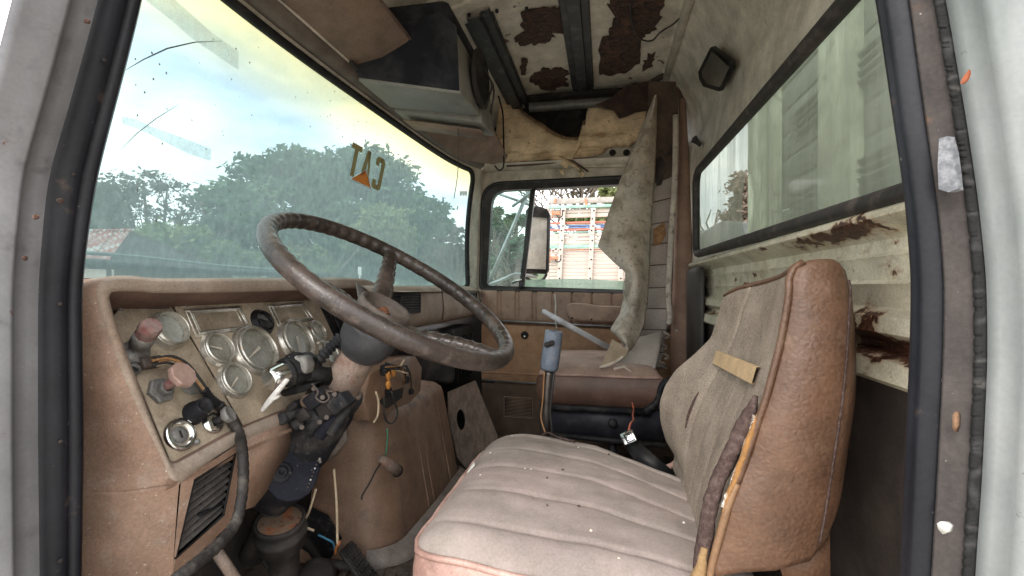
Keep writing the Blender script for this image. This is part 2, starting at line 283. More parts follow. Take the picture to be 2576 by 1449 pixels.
m_leaf3 = leafmat('brownish_leaves', (.10, .09, .06), (.16, .13, .09))
m_ground = M('pale_bounce_ground', (.40, .37, .32), .95, layers=[((.22, .23, .14), .25, .55, .65, 6), ((.48, .45, .4), 3, .5, .7, 6)], bump=[('noise', 3, 1.)])  # out of view; tone made pale to bounce light up to the ceiling
m_hill = M('distant_wooded_hill', (.06, .09, .05), .95, layers=[((.09, .12, .06), .06, .4, .65, 6)])
def glassmat(name, tint, dust_col, dust_lo, dust_hi, scale, stretch=(1, 1, 1), gloss=.04, windshield=False, clean=None):
    m = bpy.data.materials.new(name); m.use_nodes = True; nt = m.node_tree; N = nt.nodes; L = nt.links; N.clear()
    out = N.new('ShaderNodeOutputMaterial'); tr = N.new('ShaderNodeBsdfTransparent'); tr.inputs['Color'].default_value = (*tint, 1)
    tl = N.new('ShaderNodeBsdfTranslucent'); tl.inputs['Color'].default_value = (*dust_col, 1); df = N.new('ShaderNodeBsdfDiffuse'); df.inputs['Color'].default_value = (*dust_col, 1)
    md = N.new('ShaderNodeMixShader'); md.inputs[0].default_value = .45; L.new(tl.outputs[0], md.inputs[1]); L.new(df.outputs[0], md.inputs[2])
    tc = N.new('ShaderNodeTexCoord'); mp = N.new('ShaderNodeMapping'); mp.inputs['Scale'].default_value = stretch; L.new(tc.outputs['Object'], mp.inputs['Vector'])
    n1 = N.new('ShaderNodeTexNoise'); n1.inputs['Scale'].default_value = scale; n1.inputs['Detail'].default_value = 7; n1.inputs['Roughness'].default_value = .65; L.new(mp.outputs[0], n1.inputs['Vector'])
    mr = N.new('ShaderNodeMapRange'); mr.inputs['From Min'].default_value = .35; mr.inputs['From Max'].default_value = .68; mr.inputs['To Min'].default_value = dust_lo; mr.inputs['To Max'].default_value = dust_hi
    L.new(n1.outputs['Fac'], mr.inputs['Value']); fac = mr.outputs['Result']
    if windshield:
        uvn = N.new('ShaderNodeUVMap'); uvn.uv_map = 'UVMap'; sp = N.new('ShaderNodeSeparateXYZ'); L.new(uvn.outputs['UV'], sp.inputs[0])
        n2 = N.new('ShaderNodeTexNoise'); n2.inputs['Scale'].default_value = 3.; n2.inputs['Detail'].default_value = 2; L.new(tc.outputs['Object'], n2.inputs['Vector'])
        ad = N.new('ShaderNodeMath'); ad.operation = 'MULTIPLY_ADD'; ad.inputs[1].default_value = .012; L.new(n2.outputs['Fac'], ad.inputs[0]); L.new(sp.outputs['Y'], ad.inputs[2])
        cr = N.new('ShaderNodeValToRGB'); e = cr.color_ramp.elements
        e[0].position = 0; e[0].color = (*tint, 1); e[1].position = 1; e[1].color = (.47, .40, .15, 1)
        for p, c in ((.64, tint), (.74, (.31, .42, .48)), (.81, (.39, .43, .35)), (.90, (.46, .44, .24))): q = e.new(p); q.color = (*c, 1)
        L.new(ad.outputs[0], cr.inputs['Fac']); L.new(cr.outputs['Color'], tr.inputs['Color'])
        # dirt builds up along the bottom of the glass
        m2 = N.new('ShaderNodeMapRange'); m2.inputs['From Min'].default_value = .0; m2.inputs['From Max'].default_value = .22; m2.inputs['To Min'].default_value = .10; m2.inputs['To Max'].default_value = 0; L.new(sp.outputs['Y'], m2.inputs['Value'])
        a2 = N.new('ShaderNodeMath'); a2.operation = 'ADD'; L.new(fac, a2.inputs[0]); L.new(m2.outputs['Result'], a2.inputs[1]); fac = a2.outputs[0]
    if clean:
        gm = N.new('ShaderNodeVectorMath'); gm.operation = 'SUBTRACT'; gm.inputs[1].default_value = clean[0]; L.new(tc.outputs['Object'], gm.inputs[0])
        gs = N.new('ShaderNodeVectorMath'); gs.operation = 'MULTIPLY'; gs.inputs[1].default_value = clean[1]; L.new(gm.outputs[0], gs.inputs[0])
        gl = N.new('ShaderNodeVectorMath'); gl.operation = 'LENGTH'; L.new(gs.outputs[0], gl.inputs[0])
        g1 = N.new('ShaderNodeMapRange'); g1.inputs['From Min'].default_value = .8; g1.inputs['From Max'].default_value = 1.1; g1.inputs['To Min'].default_value = .05; L.new(gl.outputs['Value'], g1.inputs['Value'])
        g2 = N.new('ShaderNodeMath'); g2.operation = 'MULTIPLY'; L.new(fac, g2.inputs[0]); L.new(g1.outputs['Result'], g2.inputs[1]); fac = g2.outputs[0]
    mx = N.new('ShaderNodeMixShader'); L.new(fac, mx.inputs[0]); L.new(tr.outputs[0], mx.inputs[1]); L.new(md.outputs[0], mx.inputs[2])
    gl2 = N.new('ShaderNodeBsdfGlossy'); gl2.inputs['Roughness'].default_value = .08; mg = N.new('ShaderNodeMixShader'); mg.inputs[0].default_value = gloss
    L.new(mx.outputs[0], mg.inputs[1]); L.new(gl2.outputs[0], mg.inputs[2]); L.new(mg.outputs[0], out.inputs['Surface'])
    return m
m_windshield = glassmat('tinted_dusty_windshield', (.36, .455, .455), (.47, .66, .665), .24, .33, 60, (1, 1, .8), .03, True)
m_rearglass = glassmat('algae_stained_rear_glass', (.55, .60, .54), (.46, .50, .42), .52, .84, 9, (1, 2.0, .25), .04, False, ((.388, 1.41, .225), (0, 19, 11)))
m_qglass = glassmat('green_quarter_glass', (.47, .63, .60), (.55, .66, .63), .05, .28, 12, (1, 1, .6), .04)
m_sideglass = glassmat('dusty_side_glass', (.62, .75, .68), (.6, .68, .6), .25, .55, 14, (1, 1, 1), .05)
# ================================================================== truck cab shell
GZ = -2.05
cab = thing('truck_cab', (0, 1.4, -.80), 'rusting old truck cab with pale painted shell, torn ceiling and open driver door', 'truck cab')
def rquad(c, r, n=6):
    """rounded polygon of 2D corners"""
    out = []; m = len(c)
    for i in range(m):
        p = np.array(c[i], float); a = np.array(c[i-1], float)-p; b = np.array(c[(i+1) % m], float)-p
        ri = r[i] if isinstance(r, (list, tuple)) else r
        p0 = p+a/np.linalg.norm(a)*ri; p1 = p+b/np.linalg.norm(b)*ri
        for k in range(n+1):
            t = k/n; out.append(tuple((1-t)**2*p0+2*t*(1-t)*p+t*t*p1))
    return out
def densify(c, step=.06):
    out = []
    for i in range(len(c)):
        a = np.array(c[i]); b = np.array(c[(i+1) % len(c)]); k = max(1, int(np.linalg.norm(b-a)/step))
        out += [tuple(a+(b-a)*j/k) for j in range(k)]
    return out
def rect_out(pts, ctr, rc):
    x0, x1, y0, y1 = rc; out = []
    for p in pts:
        dx, dy = p[0]-ctr[0], p[1]-ctr[1]; t = 1e9
        if dx > 1e-9: t = min(t, (x1-ctr[0])/dx)
        if dx < -1e-9: t = min(t, (x0-ctr[0])/dx)
        if dy > 1e-9: t = min(t, (y1-ctr[1])/dy)
        if dy < -1e-9: t = min(t, (y0-ctr[1])/dy)
        out.append([ctr[0]+dx*t, ctr[1]+dy*t])
    for cx in (x0, x1):
        for cy in (y0, y1):
            i = min(range(len(out)), key=lambda k: (out[k][0]-cx)**2+(out[k][1]-cy)**2); out[i] = [cx, cy]
    return out
def extr_y(prof, y0, y1, n=2):
    return loft([[V((x, lerp(y0, y1, k/(n-1)), z)) for x, z in prof] for k in range(n)])
YN, YF, XR = .46, 2.40, .40
# floor, firewall, side walls
mk('cab_floor', loft([[V((x, y, -.80+.006*mnoise.noise(V((x*9, y*9, 0))))) for y in np.linspace(YN, YF, 40)] for x in np.linspace(-1.12, .42, 40)]), m_floor, cab)
mk('firewall', extr_y([(-1.10, -.82), (-1.10, -.30), (-1.04, -.10), (-.92, -.012)], YN, YF), m_darkcav, cab)
mk('cowl_side', box((-.86, YF+.014, -.42), (.60, .02, .86)), m_darkcav, cab)
mk('cowl_side', box((-.90, YN-.012, -.42), (.42, .02, .80)), m_bodygrey, cab)
mk('door_header', box((-.16, YN, .80), (1.1, .03, .34)), m_cream, cab, bevel=.01)
mk('door_sill', box((-.2, YN-.01, -.84), (1.1, .1, .08)), m_bodygrey, cab, bevel=.01)
# rear wall: lower ribbed part
rw = mk('rear_wall', extr_y([(.374, .112), (.362, .104), (.362, .096), (.368, .090), (.392, .080), (.402, .070), (.402, .052), (.394, .046), (.400, .038), (.402, .012), (.394, .006), (.400, -.002), (.402, -.028), (.380, -.040), (.376, -.062), (.402, -.078), (.404, -.088), (.372, -.098), (.368, -.125), (.382, -.134)], YN, YF+.02, 30), m_rearpaint, cab, auto=35)
mk('rear_board', extr_y([(.386, -.132), (.392, -.14), (.398, -.80)], YN, YF, 2), M('dark_brown_hardboard', (.055, .042, .035), .7, layers=[((.09, .07, .06), 8, .45, .7, 6), ((.3, .28, .26), 20, .72, .76, 5, (1, 3, .5), .8)], bump=[('noise', 60, .3)]), cab)
# rust bites on the ribs
def rust_patch(pts, parent, nrm, seed=0, n=64, amp=.012, th=.0025, mat=None, sc=30):
    """irregular flake of rust outlined round 3D points lying on a flat piece"""
    P = [V(p) for p in pts]; c = sum(P, V())/len(P); ring_ = []
    D = []
    for i in range(len(P)):
        for k in range(n//len(P)): D.append(P[i].lerp(P[(i+1) % len(P)], k/(n//len(P))))
    for i, p in enumerate(D):
        q = (p-c); w = mnoise.noise(p*sc+V((seed, 0, 0)))*1.2+mnoise.noise(p*sc*3+V((0, seed, 0)))*.9+mnoise.noise(p*sc*8+V((0, 0, seed)))*.5
        ring_.append(p+q.normalized()*(w*amp)+V(nrm)*th)
    base = [p-V(nrm)*th*2 for p in ring_]; m = len(ring_)
    v = ring_+base+[c+V(nrm)*th]; f = [(i, (i+1) % m, 2*m) for i in range(m)]+[(m+i, m+(i+1) % m, (i+1) % m, i) for i in range(m)]
    return mk('rust_patch', (v, f), mat or m_rustp, parent, smooth=False)
# rear wall: window surround, window
z0f, z0n, z1f, z1n = .140, .119, .478, .448
win = densify(rquad([(.60, z0n), (2.085, z0f), (2.085, z1f), (.60, z1n)], [.03, .05, .07, .03], 7))
ctr = (1.34, .30)
outr = rect_out(win, ctr, (YN, YF+.02, .100, .64))
mk('rear_wall_frame', ring([V((XR-.018, y, z)) for y, z in win], [V((XR-.028 if z < .2 else XR-.005, y, z)) for y, z in outr]), m_cream, cab, auto=35)
mk('upper_rear_wall', extr_y([(XR-.005, .639), (.388, .70), (.360, .80), (.325, .88), (.286, .935), (.25, .955)], YN, YF+.02, 2), m_cream, cab)
mk('roof_rear_cove', tube([V((.272, YN, .935)), V((.272, YF, .935))], .016, 10), m_cream, cab)
rwin = thing('rear_window', (XR, 1.44, .13), 'wide grimy green rear cab window in a black rubber gasket behind the seats', 'window')
gask = [V((XR-.024, y, z)) for y, z in win]
mk('gasket', tube(gask, .0155, 8, closed=True, up=(1, 0, 0)), m_channel if False else M('brownish_black_gasket', (.03, .026, .024), .6, layers=[((.09, .07, .06), 30, .5, .7, 5)], bump=[('noise', 80, .4)]), rwin)
mk('pane', ([V((XR-.012, y, z)) for y, z in win], [tuple(range(len(win)))]), m_rearglass, rwin, smooth=False)
# roof
roofprof = [(.25, .955), (.1, .965), (-.15, .967), (-.35, .952), (-.50, .90), (-.60, .80), (-.66, .68), (-.685, .615)]
roof = mk('roof', extr_y(roofprof, YN, YF+.02, 30), m_roof, cab)
def zr(x): return interp(x, [p[0] for p in roofprof[::-1]], [p[1] for p in roofprof[::-1]])
def RZ(px, py, dz=-.004):
    z = .95
    for _ in range(4): p = U(px, py, Z=z+dz); z = zr(p.x)
    return p
for k, pl in enumerate([[(1312, 28), (1420, 18), (1424, 85), (1390, 78), (1372, 108), (1300, 112), (1288, 100), (1318, 78)],
        [(1336, 195), (1370, 172), (1425, 178), (1425, 215), (1385, 230), (1345, 215)], [(1312, 150), (1328, 148), (1322, 188), (1311, 188)],
        [(1540, -20), (1680, -20), (1662, 40), (1640, 80), (1612, 100), (1610, 160), (1570, 185), (1508, 188), (1508, 95), (1535, 90), (1540, 60), (1560, 30), (1528, 12)],
        [(1630, 140), (1648, 132), (1640, 165), (1615, 180)]]):
    rust_patch([RZ(x, y) for x, y in pl], roof, (0, 0, -1), k+5, n=96, amp=.02, th=.002, sc=22)
# roof ribs and bows
def rib(x, y0, y1, w, h, mat, name='roof_rib'):
    z = zr(x)-.002
    g = loft([[V((x-w, y, z)), V((x-w*.9, y, z-h*.5)), V((x-w*.45, y, z-h*.5)), V((x-w*.4, y, z-h)), V((x+w*.4, y, z-h)), V((x+w*.45, y, z-h*.5)), V((x+w*.9, y, z-h*.5)), V((x+w, y, z))] for y in (y0, y1)])
    return mk(name, g, mat, cab, auto=30)
rib(-.10, 1.50, 2.30, .052, .03, m_rib); rib(-.42, 1.50, 2.30, .055, .045, m_rib)
mk('roof_bow', loft([[V((x, 1.36, zr(x)-.002)), V((x, 1.37, zr(x)-.03)), V((x, 1.42, zr(x)-.032)), V((x, 1.425, zr(x)-.04)), V((x, 1.47, zr(x)-.04)), V((x, 1.475, zr(x)-.03)), V((x, 1.53, zr(x)-.03)), V((x, 1.54, zr(x)-.002))] for x in np.linspace(-.6, .25, 18)]), m_cream, cab, auto=30)
for q in ((1180, 38), (1250, 28), (1325, 22)): 
    p = RZ(q[0], q[1], -.036); mk('rivet', lathe(p, (0, 0, -1), [(.006, -.004), (.006, .004), (.003, .006), (0, .006)], 10), m_blk, cab)
# side rail over the passenger door with dark cavity behind the torn liner
mk('roof_side_rail', loft([[V((x, 2.28, .90)), V((x, 2.275, .875)), V((x, 2.29, .86)), V((x, 2.315, .865)), V((x, 2.32, .90))] for x in (-.36, .22)]), M('dull_rail', (.13, .125, .115), .5, .4, layers=[((.2, .19, .17), 20, .5, .7, 5)]), cab)
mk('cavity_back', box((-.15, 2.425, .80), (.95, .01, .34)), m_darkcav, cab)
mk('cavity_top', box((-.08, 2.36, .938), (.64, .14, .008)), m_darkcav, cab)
# ---- windshield
ZWB = -.012
wb = [(-.84, .52), (-.885, .95), (-.88, 1.45), (-.82, 1.93), (-.74, 2.17), (-.665, 2.285)]
wt = [(-.72, .52), (-.745, .95), (-.735, 1.45), (-.70, 1.93), (-.665, 2.15), (-.628, 2.255)]
SB = spline([V((x, y, ZWB)) for x, y in wb], 8); ST = spline([V((x, y, .592-.012*abs(y-1.4))) for x, y in wt], 8); NS = len(SB)
def curve(S, s):
    k = max(0, min(NS-1.0001, s*(NS-1))); i = int(k); return S[i].lerp(S[i+1], k-i)
def WS(s, t, off=0):
    p = curve(SB, s).lerp(curve(ST, s), t); return p+V((-.02*math.sin(math.pi*min(1, max(0, t)))+off, 0, 0))
def WSpx(px, py, off=.003):
    best = None
    # solve ray / windshield by marching over s
    lo, hi = 0., 1.
    for _ in range(40):
        s = (lo+hi)/2; a = WS(s, .5); x = CX+F*a.dot(RT)/a.dot(FW)
        if x < px: lo = s
        else: hi = s
    t = .5
    for _ in range(30):
        a = WS(s, t, off); x = CX+F*a.dot(RT)/a.dot(FW); y = CY-F*a.z/a.dot(FW)
        b = WS(s+.01, t, off); xb = CX+F*b.dot(RT)/b.dot(FW); s += .8*(px-x)/max(200, (xb-x)/.01)
        c = WS(s, t+.05, off); yc = CY-F*c.z/c.dot(FW); t += .8*(py-y)/min(-50, (yc-y)/.05)
        s = min(1, max(0, s)); t = min(1, max(0, t))
    return WS(s, t, off)
wsh = thing('windshield', (-.8, 1.4, .01), 'wide dusty windshield with teal tint and yellow sun strip along its top', 'windshield')
ns, ntt = 60, 16
gv, gf = loft([[WS(s, t) for t in np.linspace(0, 1, ntt)] for s in np.linspace(0, 1, ns)])
mk('pane', (gv, gf), m_windshield, wsh, uv=[(i//ntt/(ns-1), (i % ntt)/(ntt-1)) for i in range(len(gv))])
wl2 = densify(rquad([(.01, .015), (.985, .02), (.985, .985), (.01, .985)], [.05, .06, .10, .05], 8), .03)
mk('gasket', tube([WS(s, t, .006) for s, t in wl2], .012, 8, closed=True, up=(1, 0, 0)), m_blk, wsh)
wo = rect_out(wl2, (.5, .5), (-.02, 1.012, -.03, 1.03))
mk('frame', ring([WS(s, t, .008) for s, t in wl2], [WS(min(1, max(0, s)), t, .012)+V((0, (s-1)*1.6 if s > 1 else 0, 0)) for s, t in wo]), m_cream, wsh)
# header above the windshield: rail and trim
hdr = mk('windshield_header', loft([[ST[i]+V((.012, 0, .008)), ST[i]+V((.030, 0, .002)), ST[i]+V((.05, 0, .012)), ST[i]+V((.055, 0, .03)), ST[i]+V((.085, 0, .045)), ST[i]+V((.03, 0, .10))] for i in range(NS)]), M('brown_header_trim', (.12, .092, .075), .6, layers=[((.18, .145, .12), 7, .45, .7, 5)]), cab)
# ---- near door opening: A pillar jamb
rowsA = [-260, 0, 120, 203, 330, 446, 634, 735, 900, 1100, 1300, 1449, 1700]
sealR = [(-260, 405), (0, 357), (193, 309), (324, 274), (446, 243), (608, 218), (735, 205), (900, 207), (1100, 210), (1449, 205), (1700, 200)]
sealL = [(-260, 300), (0, 243), (203, 188), (330, 152), (446, 117), (634, 99), (735, 92), (1100, 92), (1449, 96), (1700, 98)]
def sinterp(py, xs, ys, w=110):
    k = np.linspace(-1, 1, 13)*w; g = np.exp(-(np.linspace(-1, 1, 13)*1.6)**2); xs = np.array(xs, float); ys = np.array(ys, float)
    q = py+k; v = np.interp(q, xs, ys); v = np.where(q < xs[0], ys[0]+(q-xs[0])*(ys[1]-ys[0])/(xs[1]-xs[0]), v); v = np.where(q > xs[-1], ys[-1]+(q-xs[-1])*(ys[-1]-ys[-2])/(xs[-1]-xs[-2]), v)
    return float((v*g).sum()/g.sum())
def colA(tbl, y): return lambda py: U(sinterp(py, [a for a, b in tbl], [b for a, b in tbl]), py, Y=y)
cr_, cl_ = colA(sealR, .50), colA(sealL, .458)
fineA = np.linspace(-260, 1700, 60)
prof = [(0, -.001), (.05, .0022), (.14, .0034), (.26, .0026), (.32, .0008), (.38, .0022), (.46, .0034), (.58, .0036), (.72, .0026), (.86, .0012), (.95, .0016), (1., 0)]
mk('front_door_seal', loft([[cr_(y).lerp(cl_(y), t)+V((h*1.3, 0, 0)) for t, h in prof]+[cl_(y)+V((-.012, -.003, 0))] for y in fineA]+[]), m_rubber, cab)
mk('seal_return', loft([[cr_(y)+V((0, 0, 0)), cr_(y)+V((-.015, .012, 0)), cr_(y)+V((-.06, .02, 0))] for y in fineA]), m_rubber, cab)
apil = mk('front_door_pillar', loft([[cl_(y)+V((.001, .001, 0)), cl_(y)+V((.001, -.010, 0)), cl_(y)+V((-.003, -.022, 0)), cl_(y)+V((.004, -.026, 0)), cl_(y)+V((.005, -.030, 0)), cl_(y)+V((-.006, -.036, 0)), cl_(y)+V((-.012, -.055, 0)), cl_(y)+V((-.020, -.062, 0)), cl_(y)+V((-.026, -.058, 0)), cl_(y)+V((-.046, -.016, 0))] for y in fineA]), m_bodygrey, cab)
for py in (153, 440, 765, 1110, 1449*.972): 
    p = cr_(py).lerp(cl_(py), .62)+V((.009, 0, 0)); mk('seal_hole', lathe(p, (1, -.3, 0), [(0, .0008), (.0022, .0008), (.0026, -.001)], 10), m_darkcav, cab)
for i, (px, py) in enumerate(((218, 52), (152, 505), (90, 545), (62, 650))):
    p = U(px, py, Y=.425)
    mk('paint_chip', wob(lathe(p, (.75, -.66, 0), [(0, .0004), (.0016, .0003), (.0028, -.0002), (.003, -.002)], 9), .0012, 400, i), m_rustp, apil)
# ---- near door opening: B pillar jamb
rowsB = [-160, 0, 300, 500, 700, 900, 1200, 1449, 1640]
def colB(xs, y): return lambda py: U(sinterp(py, rowsB, xs), py, Y=y)
bS = colB([2180, 2215, 2260, 2289, 2305, 2300, 2285, 2275, 2268], .50); bR = colB([2262, 2290, 2330, 2360, 2378, 2375, 2360, 2345, 2338], .474)
bC = colB([2315, 2350, 2400, 2430, 2450, 2452, 2438, 2420, 2412], .462); bL = colB([2334, 2369, 2420, 2450, 2471, 2474, 2460, 2442, 2434], .458)
fineB = np.linspace(-160, 1640, 70)
mk('rear_door_seal', loft([[bS(y)+V((.03, .035, 0)), bS(y)+V((.004, .012, 0))]+[bS(y).lerp(bR(y), t)+V((-h, 0, 0)) for t, h in ((0, 0), (.08, .005), (.22, .009), (.4, .0105), (.5, .009), (.58, .0102), (.72, .010), (.86, .006), (.96, .001), (1, -.004))] for y in fineB]), m_rubber, cab)
chan = mk('seal_channel', loft([[bR(y)+V((.004, 0, 0)), bR(y)+V((-.002, -.002, 0)), bR(y)+V((-.001, -.004, 0)), bR(y).lerp(bC(y), .25)+V((.004, 0, 0)), bR(y).lerp(bC(y), .5)+V((.003, 0, 0)), bC(y)+V((.004, 0, 0))] for y in fineB]), m_channel, cab)
# cracked lips: separate crumbling pieces
def lip(fa, fb, py0, py1, n, out, seed):
    r = random.Random(seed); edges = [py0]
    while edges[-1] < py1: edges.append(edges[-1]+r.uniform(30, 190))
    for a, b in zip(edges[:-1], edges[1:]):
        ys = np.linspace(a+.6, b-.6, 8); w = r.uniform(.8, 1.06); h = out*r.uniform(.75, 1.1)
        rows = []
        for y in ys:
            j = 1+.12*mnoise.noise(V((y*.05, seed, 0)))
            p, q = fa(y), fb(y); rows.append([p+V((.004, 0, 0)), p+V((-h*.7*j, -.0005, 0)), p.lerp(q, .5*w)+V((-h*j, -.001, 0)), p.lerp(q, w*j)+V((-h*.6, -.001, 0)), p.lerp(q, w)+V((.006, .001, 0))])
        mk('seal_lip', loft(rows, True, True), m_seal_crack, cab)
def lip2(fa, fb, out, seed):
    rows = []; r = random.Random(seed); notch = [(r.uniform(-160, 1640), r.uniform(1.2, 5), r.uniform(.4, 1.2)) for _ in range(70)]
    for y in np.arange(-160, 1640, 2.2):
        k = 1+.18*mnoise.noise(V((y*.03, seed, 0)))+.12*mnoise.noise(V((y*.2, seed, 3))); h = out*(1+.25*mnoise.noise(V((y*.08, seed, 5))))
        n_ = max([d*math.exp(-((y-c)/w)**2) for c, w, d in notch]); h *= max(-.2, 1-n_*1.3); k *= 1-.35*n_
        p, q = fa(y), fb(y); rows.append([p+V((.003, 0, 0)), p+V((-h*.8, -.0005, 0)), p.lerp(q, .5*k)+V((-h, -.0008, 0)), p.lerp(q, .92*k)+V((-h*.7, -.0008, 0)), p.lerp(q, k)+V((.004, 0, 0))])
    mk('seal_lip', loft(rows), m_seal_crack, cab)
lip2(bC, bL, .0014, 3)
lip2(lambda y: bR(y)+V((-.001, -.0005, 0)), lambda y: bR(y).lerp(bC(y), .15), .001, 4)
mk('lip_backing', loft([[bC(y)+V((.002, 0, 0)), bC(y)+V((.0005, -.0005, 0)), bL(y)+V((.0005, -.0005, 0)), bL(y)+V((.005, 0, 0))] for y in fineB]), m_seal_crack, cab)
bpil = mk('rear_door_pillar', loft([[bL(y)+V((.004, 0, 0)), bL(y)+V((.001, -.003, 0)), bL(y)+V((.004, -.012, 0)), bL(y)+V((.009, -.020, 0)), bL(y)+V((.007, -.027, 0)), bL(y)+V((.010, -.034, 0)), bL(y)+V((.022, -.040, 0)), bL(y)+V((.034, -.052, 0)), bL(y)+V((.05, -.057, 0)), bL(y)+V((.3, -.06, 0))] for y in fineB]), m_bodywhite, cab)
mk('pillar_inner', loft([[bS(y)+V((.028, .033, 0)), bS(y)+V((.11, .04, 0))] for y in fineB]), m_darkcav, cab)
# loose bits stuck on the jamb
mk('torn_foam_strip', wob(prism([U(x, y, Y=.455) for x, y in ((2378, 350), (2400, 345), (2412, 385), (2420, 440), (2422, 478), (2400, 486), (2378, 478), (2372, 420))], (-.006, -.003, 0)), .0015, 200), M('grey_foam_strip', (.16, .165, .18), .95, layers=[((.24, .245, .26), 90, .45, .6, 4)], bump=[('noise', 200, 1)]), chan, smooth=False)
leaf = mk('dry_leaf', prism([U(x, y, Y=.440) for x, y in ((2420, 210), (2426, 196), (2442, 176), (2443, 186), (2436, 203), (2424, 212))], (-.002, -.001, 0)), M('rusty_leaf', (.30, .08, .03), .6), None, smooth=False)
tag(leaf, 'tiny rust red dry leaf stuck to the pale rear door pillar', 'leaf')
for lab, pts, mt in (('small white shell stuck low on the rear seal channel', ((2366, 1316), (2374, 1310), (2388, 1312), (2400, 1322), (2396, 1336), (2380, 1342), (2370, 1330)), m_white),
                     ('tan insect cocoon on the rear seal channel beside the brown vinyl backrest', ((2406, 1042), (2412, 1034), (2418, 1045), (2418, 1070), (2412, 1086), (2405, 1075)), M('brown_cocoon', (.20, .11, .06), .8))):
    o = mk('debris', wob(prism([U(x, y, Y=.458) for x, y in pts], (-.004, -.002, 0)), .0006, 200), mt, None); tag(o, lab, 'debris')
# ================================================================== passenger side: wall, door
YD = 2.375
def D2(px, py, y=YD): p = U(px, py, Y=y); return (p.x, p.z)
def dpanel(px0, px1, t0, t1, b0_, b1_, y, n=60, fn=None):
    rows = []
    for i in range(n+1):
        k = i/n; px = lerp(px0, px1, k); col = []
        for j in range(13):
            t = j/12; p = U(px, lerp(lerp(t0, t1, k), lerp(b0_, b1_, k), t), Y=y); off = fn(px, t) if fn else 0
            col.append(p+V((0, -off, 0)))
        rows.append(col)
    return loft(rows)
door = mk('cab_door', dpanel(1212, 1700, 815, 835, 956, 985, YD-.012, 20, lambda px, t: .006*min(1, t/.03, (1-t)/.03) if 0 < t < 1 else 0), m_doorcarpet, cab)
door['label'] = 'passenger door with pleated brown vinyl, chrome strips and half open window'
o_out = [D2(1210, 728), D2(1690, 742), D2(1690, 440), D2(1216, 464)]
loop_o = densify(rquad(o_out, [.03, .05, .08, .10], 8), .05)
o_in = [D2(1223, 718), D2(1674, 732), D2(1674, 457), D2(1236, 479)]
loop_i = rquad(o_in, [.02, .04, .06, .075], 8)
# resample inner loop to the outer's count by angle from the centre
cxd = (-.16, .24)
def pol(loop):
    a = [(math.atan2(p[1]-cxd[1], p[0]-cxd[0]), p) for p in loop]; return sorted(a)
def at_angle(loop, ang):
    L = densify(loop, .008); return min(L, key=lambda p: abs((math.atan2(p[1]-cxd[1], p[0]-cxd[0])-ang+math.pi) % (2*math.pi)-math.pi))
loop_i2 = [at_angle(loop_i, math.atan2(p[1]-cxd[1], p[0]-cxd[0])) for p in loop_o]
m_frame = M('black_window_frame', (.016, .015, .015), .45, layers=[((.05, .045, .042), 20, .5, .7, 5)])
mk('window_frame', ring([V((x, YD+.01, z)) for x, z in loop_i2], [V((x, YD-.008, z)) for x, z in loop_o]), m_frame, door)
mk('window_frame_depth', ring([V((x, YD+.01, z)) for x, z in loop_i2], [V((x, YD+.06, z)) for x, z in loop_i2]), m_frame, door)
mk('window_weatherstrip', tube([V((x, YD-.01, z)) for x, z in loop_o], .009, 6, closed=True, up=(0, 1, 0)), m_frame, door)
b0, b1, b2, b3 = (U(1334, 478, Y=YD), U(1347, 470, Y=YD), U(1317, 722, Y=YD), U(1306, 722, Y=YD))
mk('division_bar', prism([b0, b1, b2, b3], (0, .03, 0)), m_frame, door, bevel=.003)
q = [U(1240, 482, Y=YD+.02), U(1338, 478, Y=YD+.02), U(1312, 720, Y=YD+.02), U(1222, 718, Y=YD+.02)]
mk('quarter_pane', (q, [(0, 1, 2, 3)]), m_qglass, door, smooth=False)
q = [U(1314, 704, Y=YD+.025), U(1450, 701, Y=YD+.025), U(1685, 712, Y=YD+.025), U(1685, 745, Y=YD+.025), U(1310, 745, Y=YD+.025)]
mk('lowered_pane', prism(q, (0, .005, 0)), m_sideglass, door, smooth=False)
mk('latch', wob(tube(spline([U(1290, 712, Y=YD-.01), U(1300, 706, Y=YD-.025), U(1312, 704, Y=YD-.02)], 4), .006, 6), .001, 80), m_chrome, door)
mk('latch_base', box(U(1311, 716, Y=YD-.008), (.022, .02, .03)), m_frame, door, bevel=.003)
# wall skin round the door frame
wo2 = rect_out(loop_o, cxd, (-.672, .42, -.06, .70))
mk('passenger_side_wall', ring([V((x, YD, z)) for x, z in loop_o], [V((x, YD+.012, z)) for x, z in wo2]), m_cream, cab)
mk('far_front_pillar', loft([[WS(.985, t, .012), WS(1, t, .014)+V((.012, .03, 0)), V((-.645+.03*t, YD+.004, WS(1, t).z)), V((-.60+.03*t, YD+.012, WS(1, t).z))] for t in np.linspace(-.06, 1.03, 14)]), m_cream, cab)
mk('far_roof_corner', loft([[V((x, 2.30, .62)), V((x, 2.34, .60)), V((x, YD-.002, .597)), V((x, YD-.004, .645)), V((x, YD-.012, .655)), V((x, YD-.012, .70))] for x in (-.63, -.3, 0, .34)]), m_cream, cab, auto=30)
mk('door_skin', prism([V((-.67, YD+.03, -.82)), V((.42, YD+.03, -.82)), V((.42, YD+.03, -.03)), V((-.67, YD+.03, -.03))], (0, .02, 0)), m_doorcarpet, door, smooth=False)
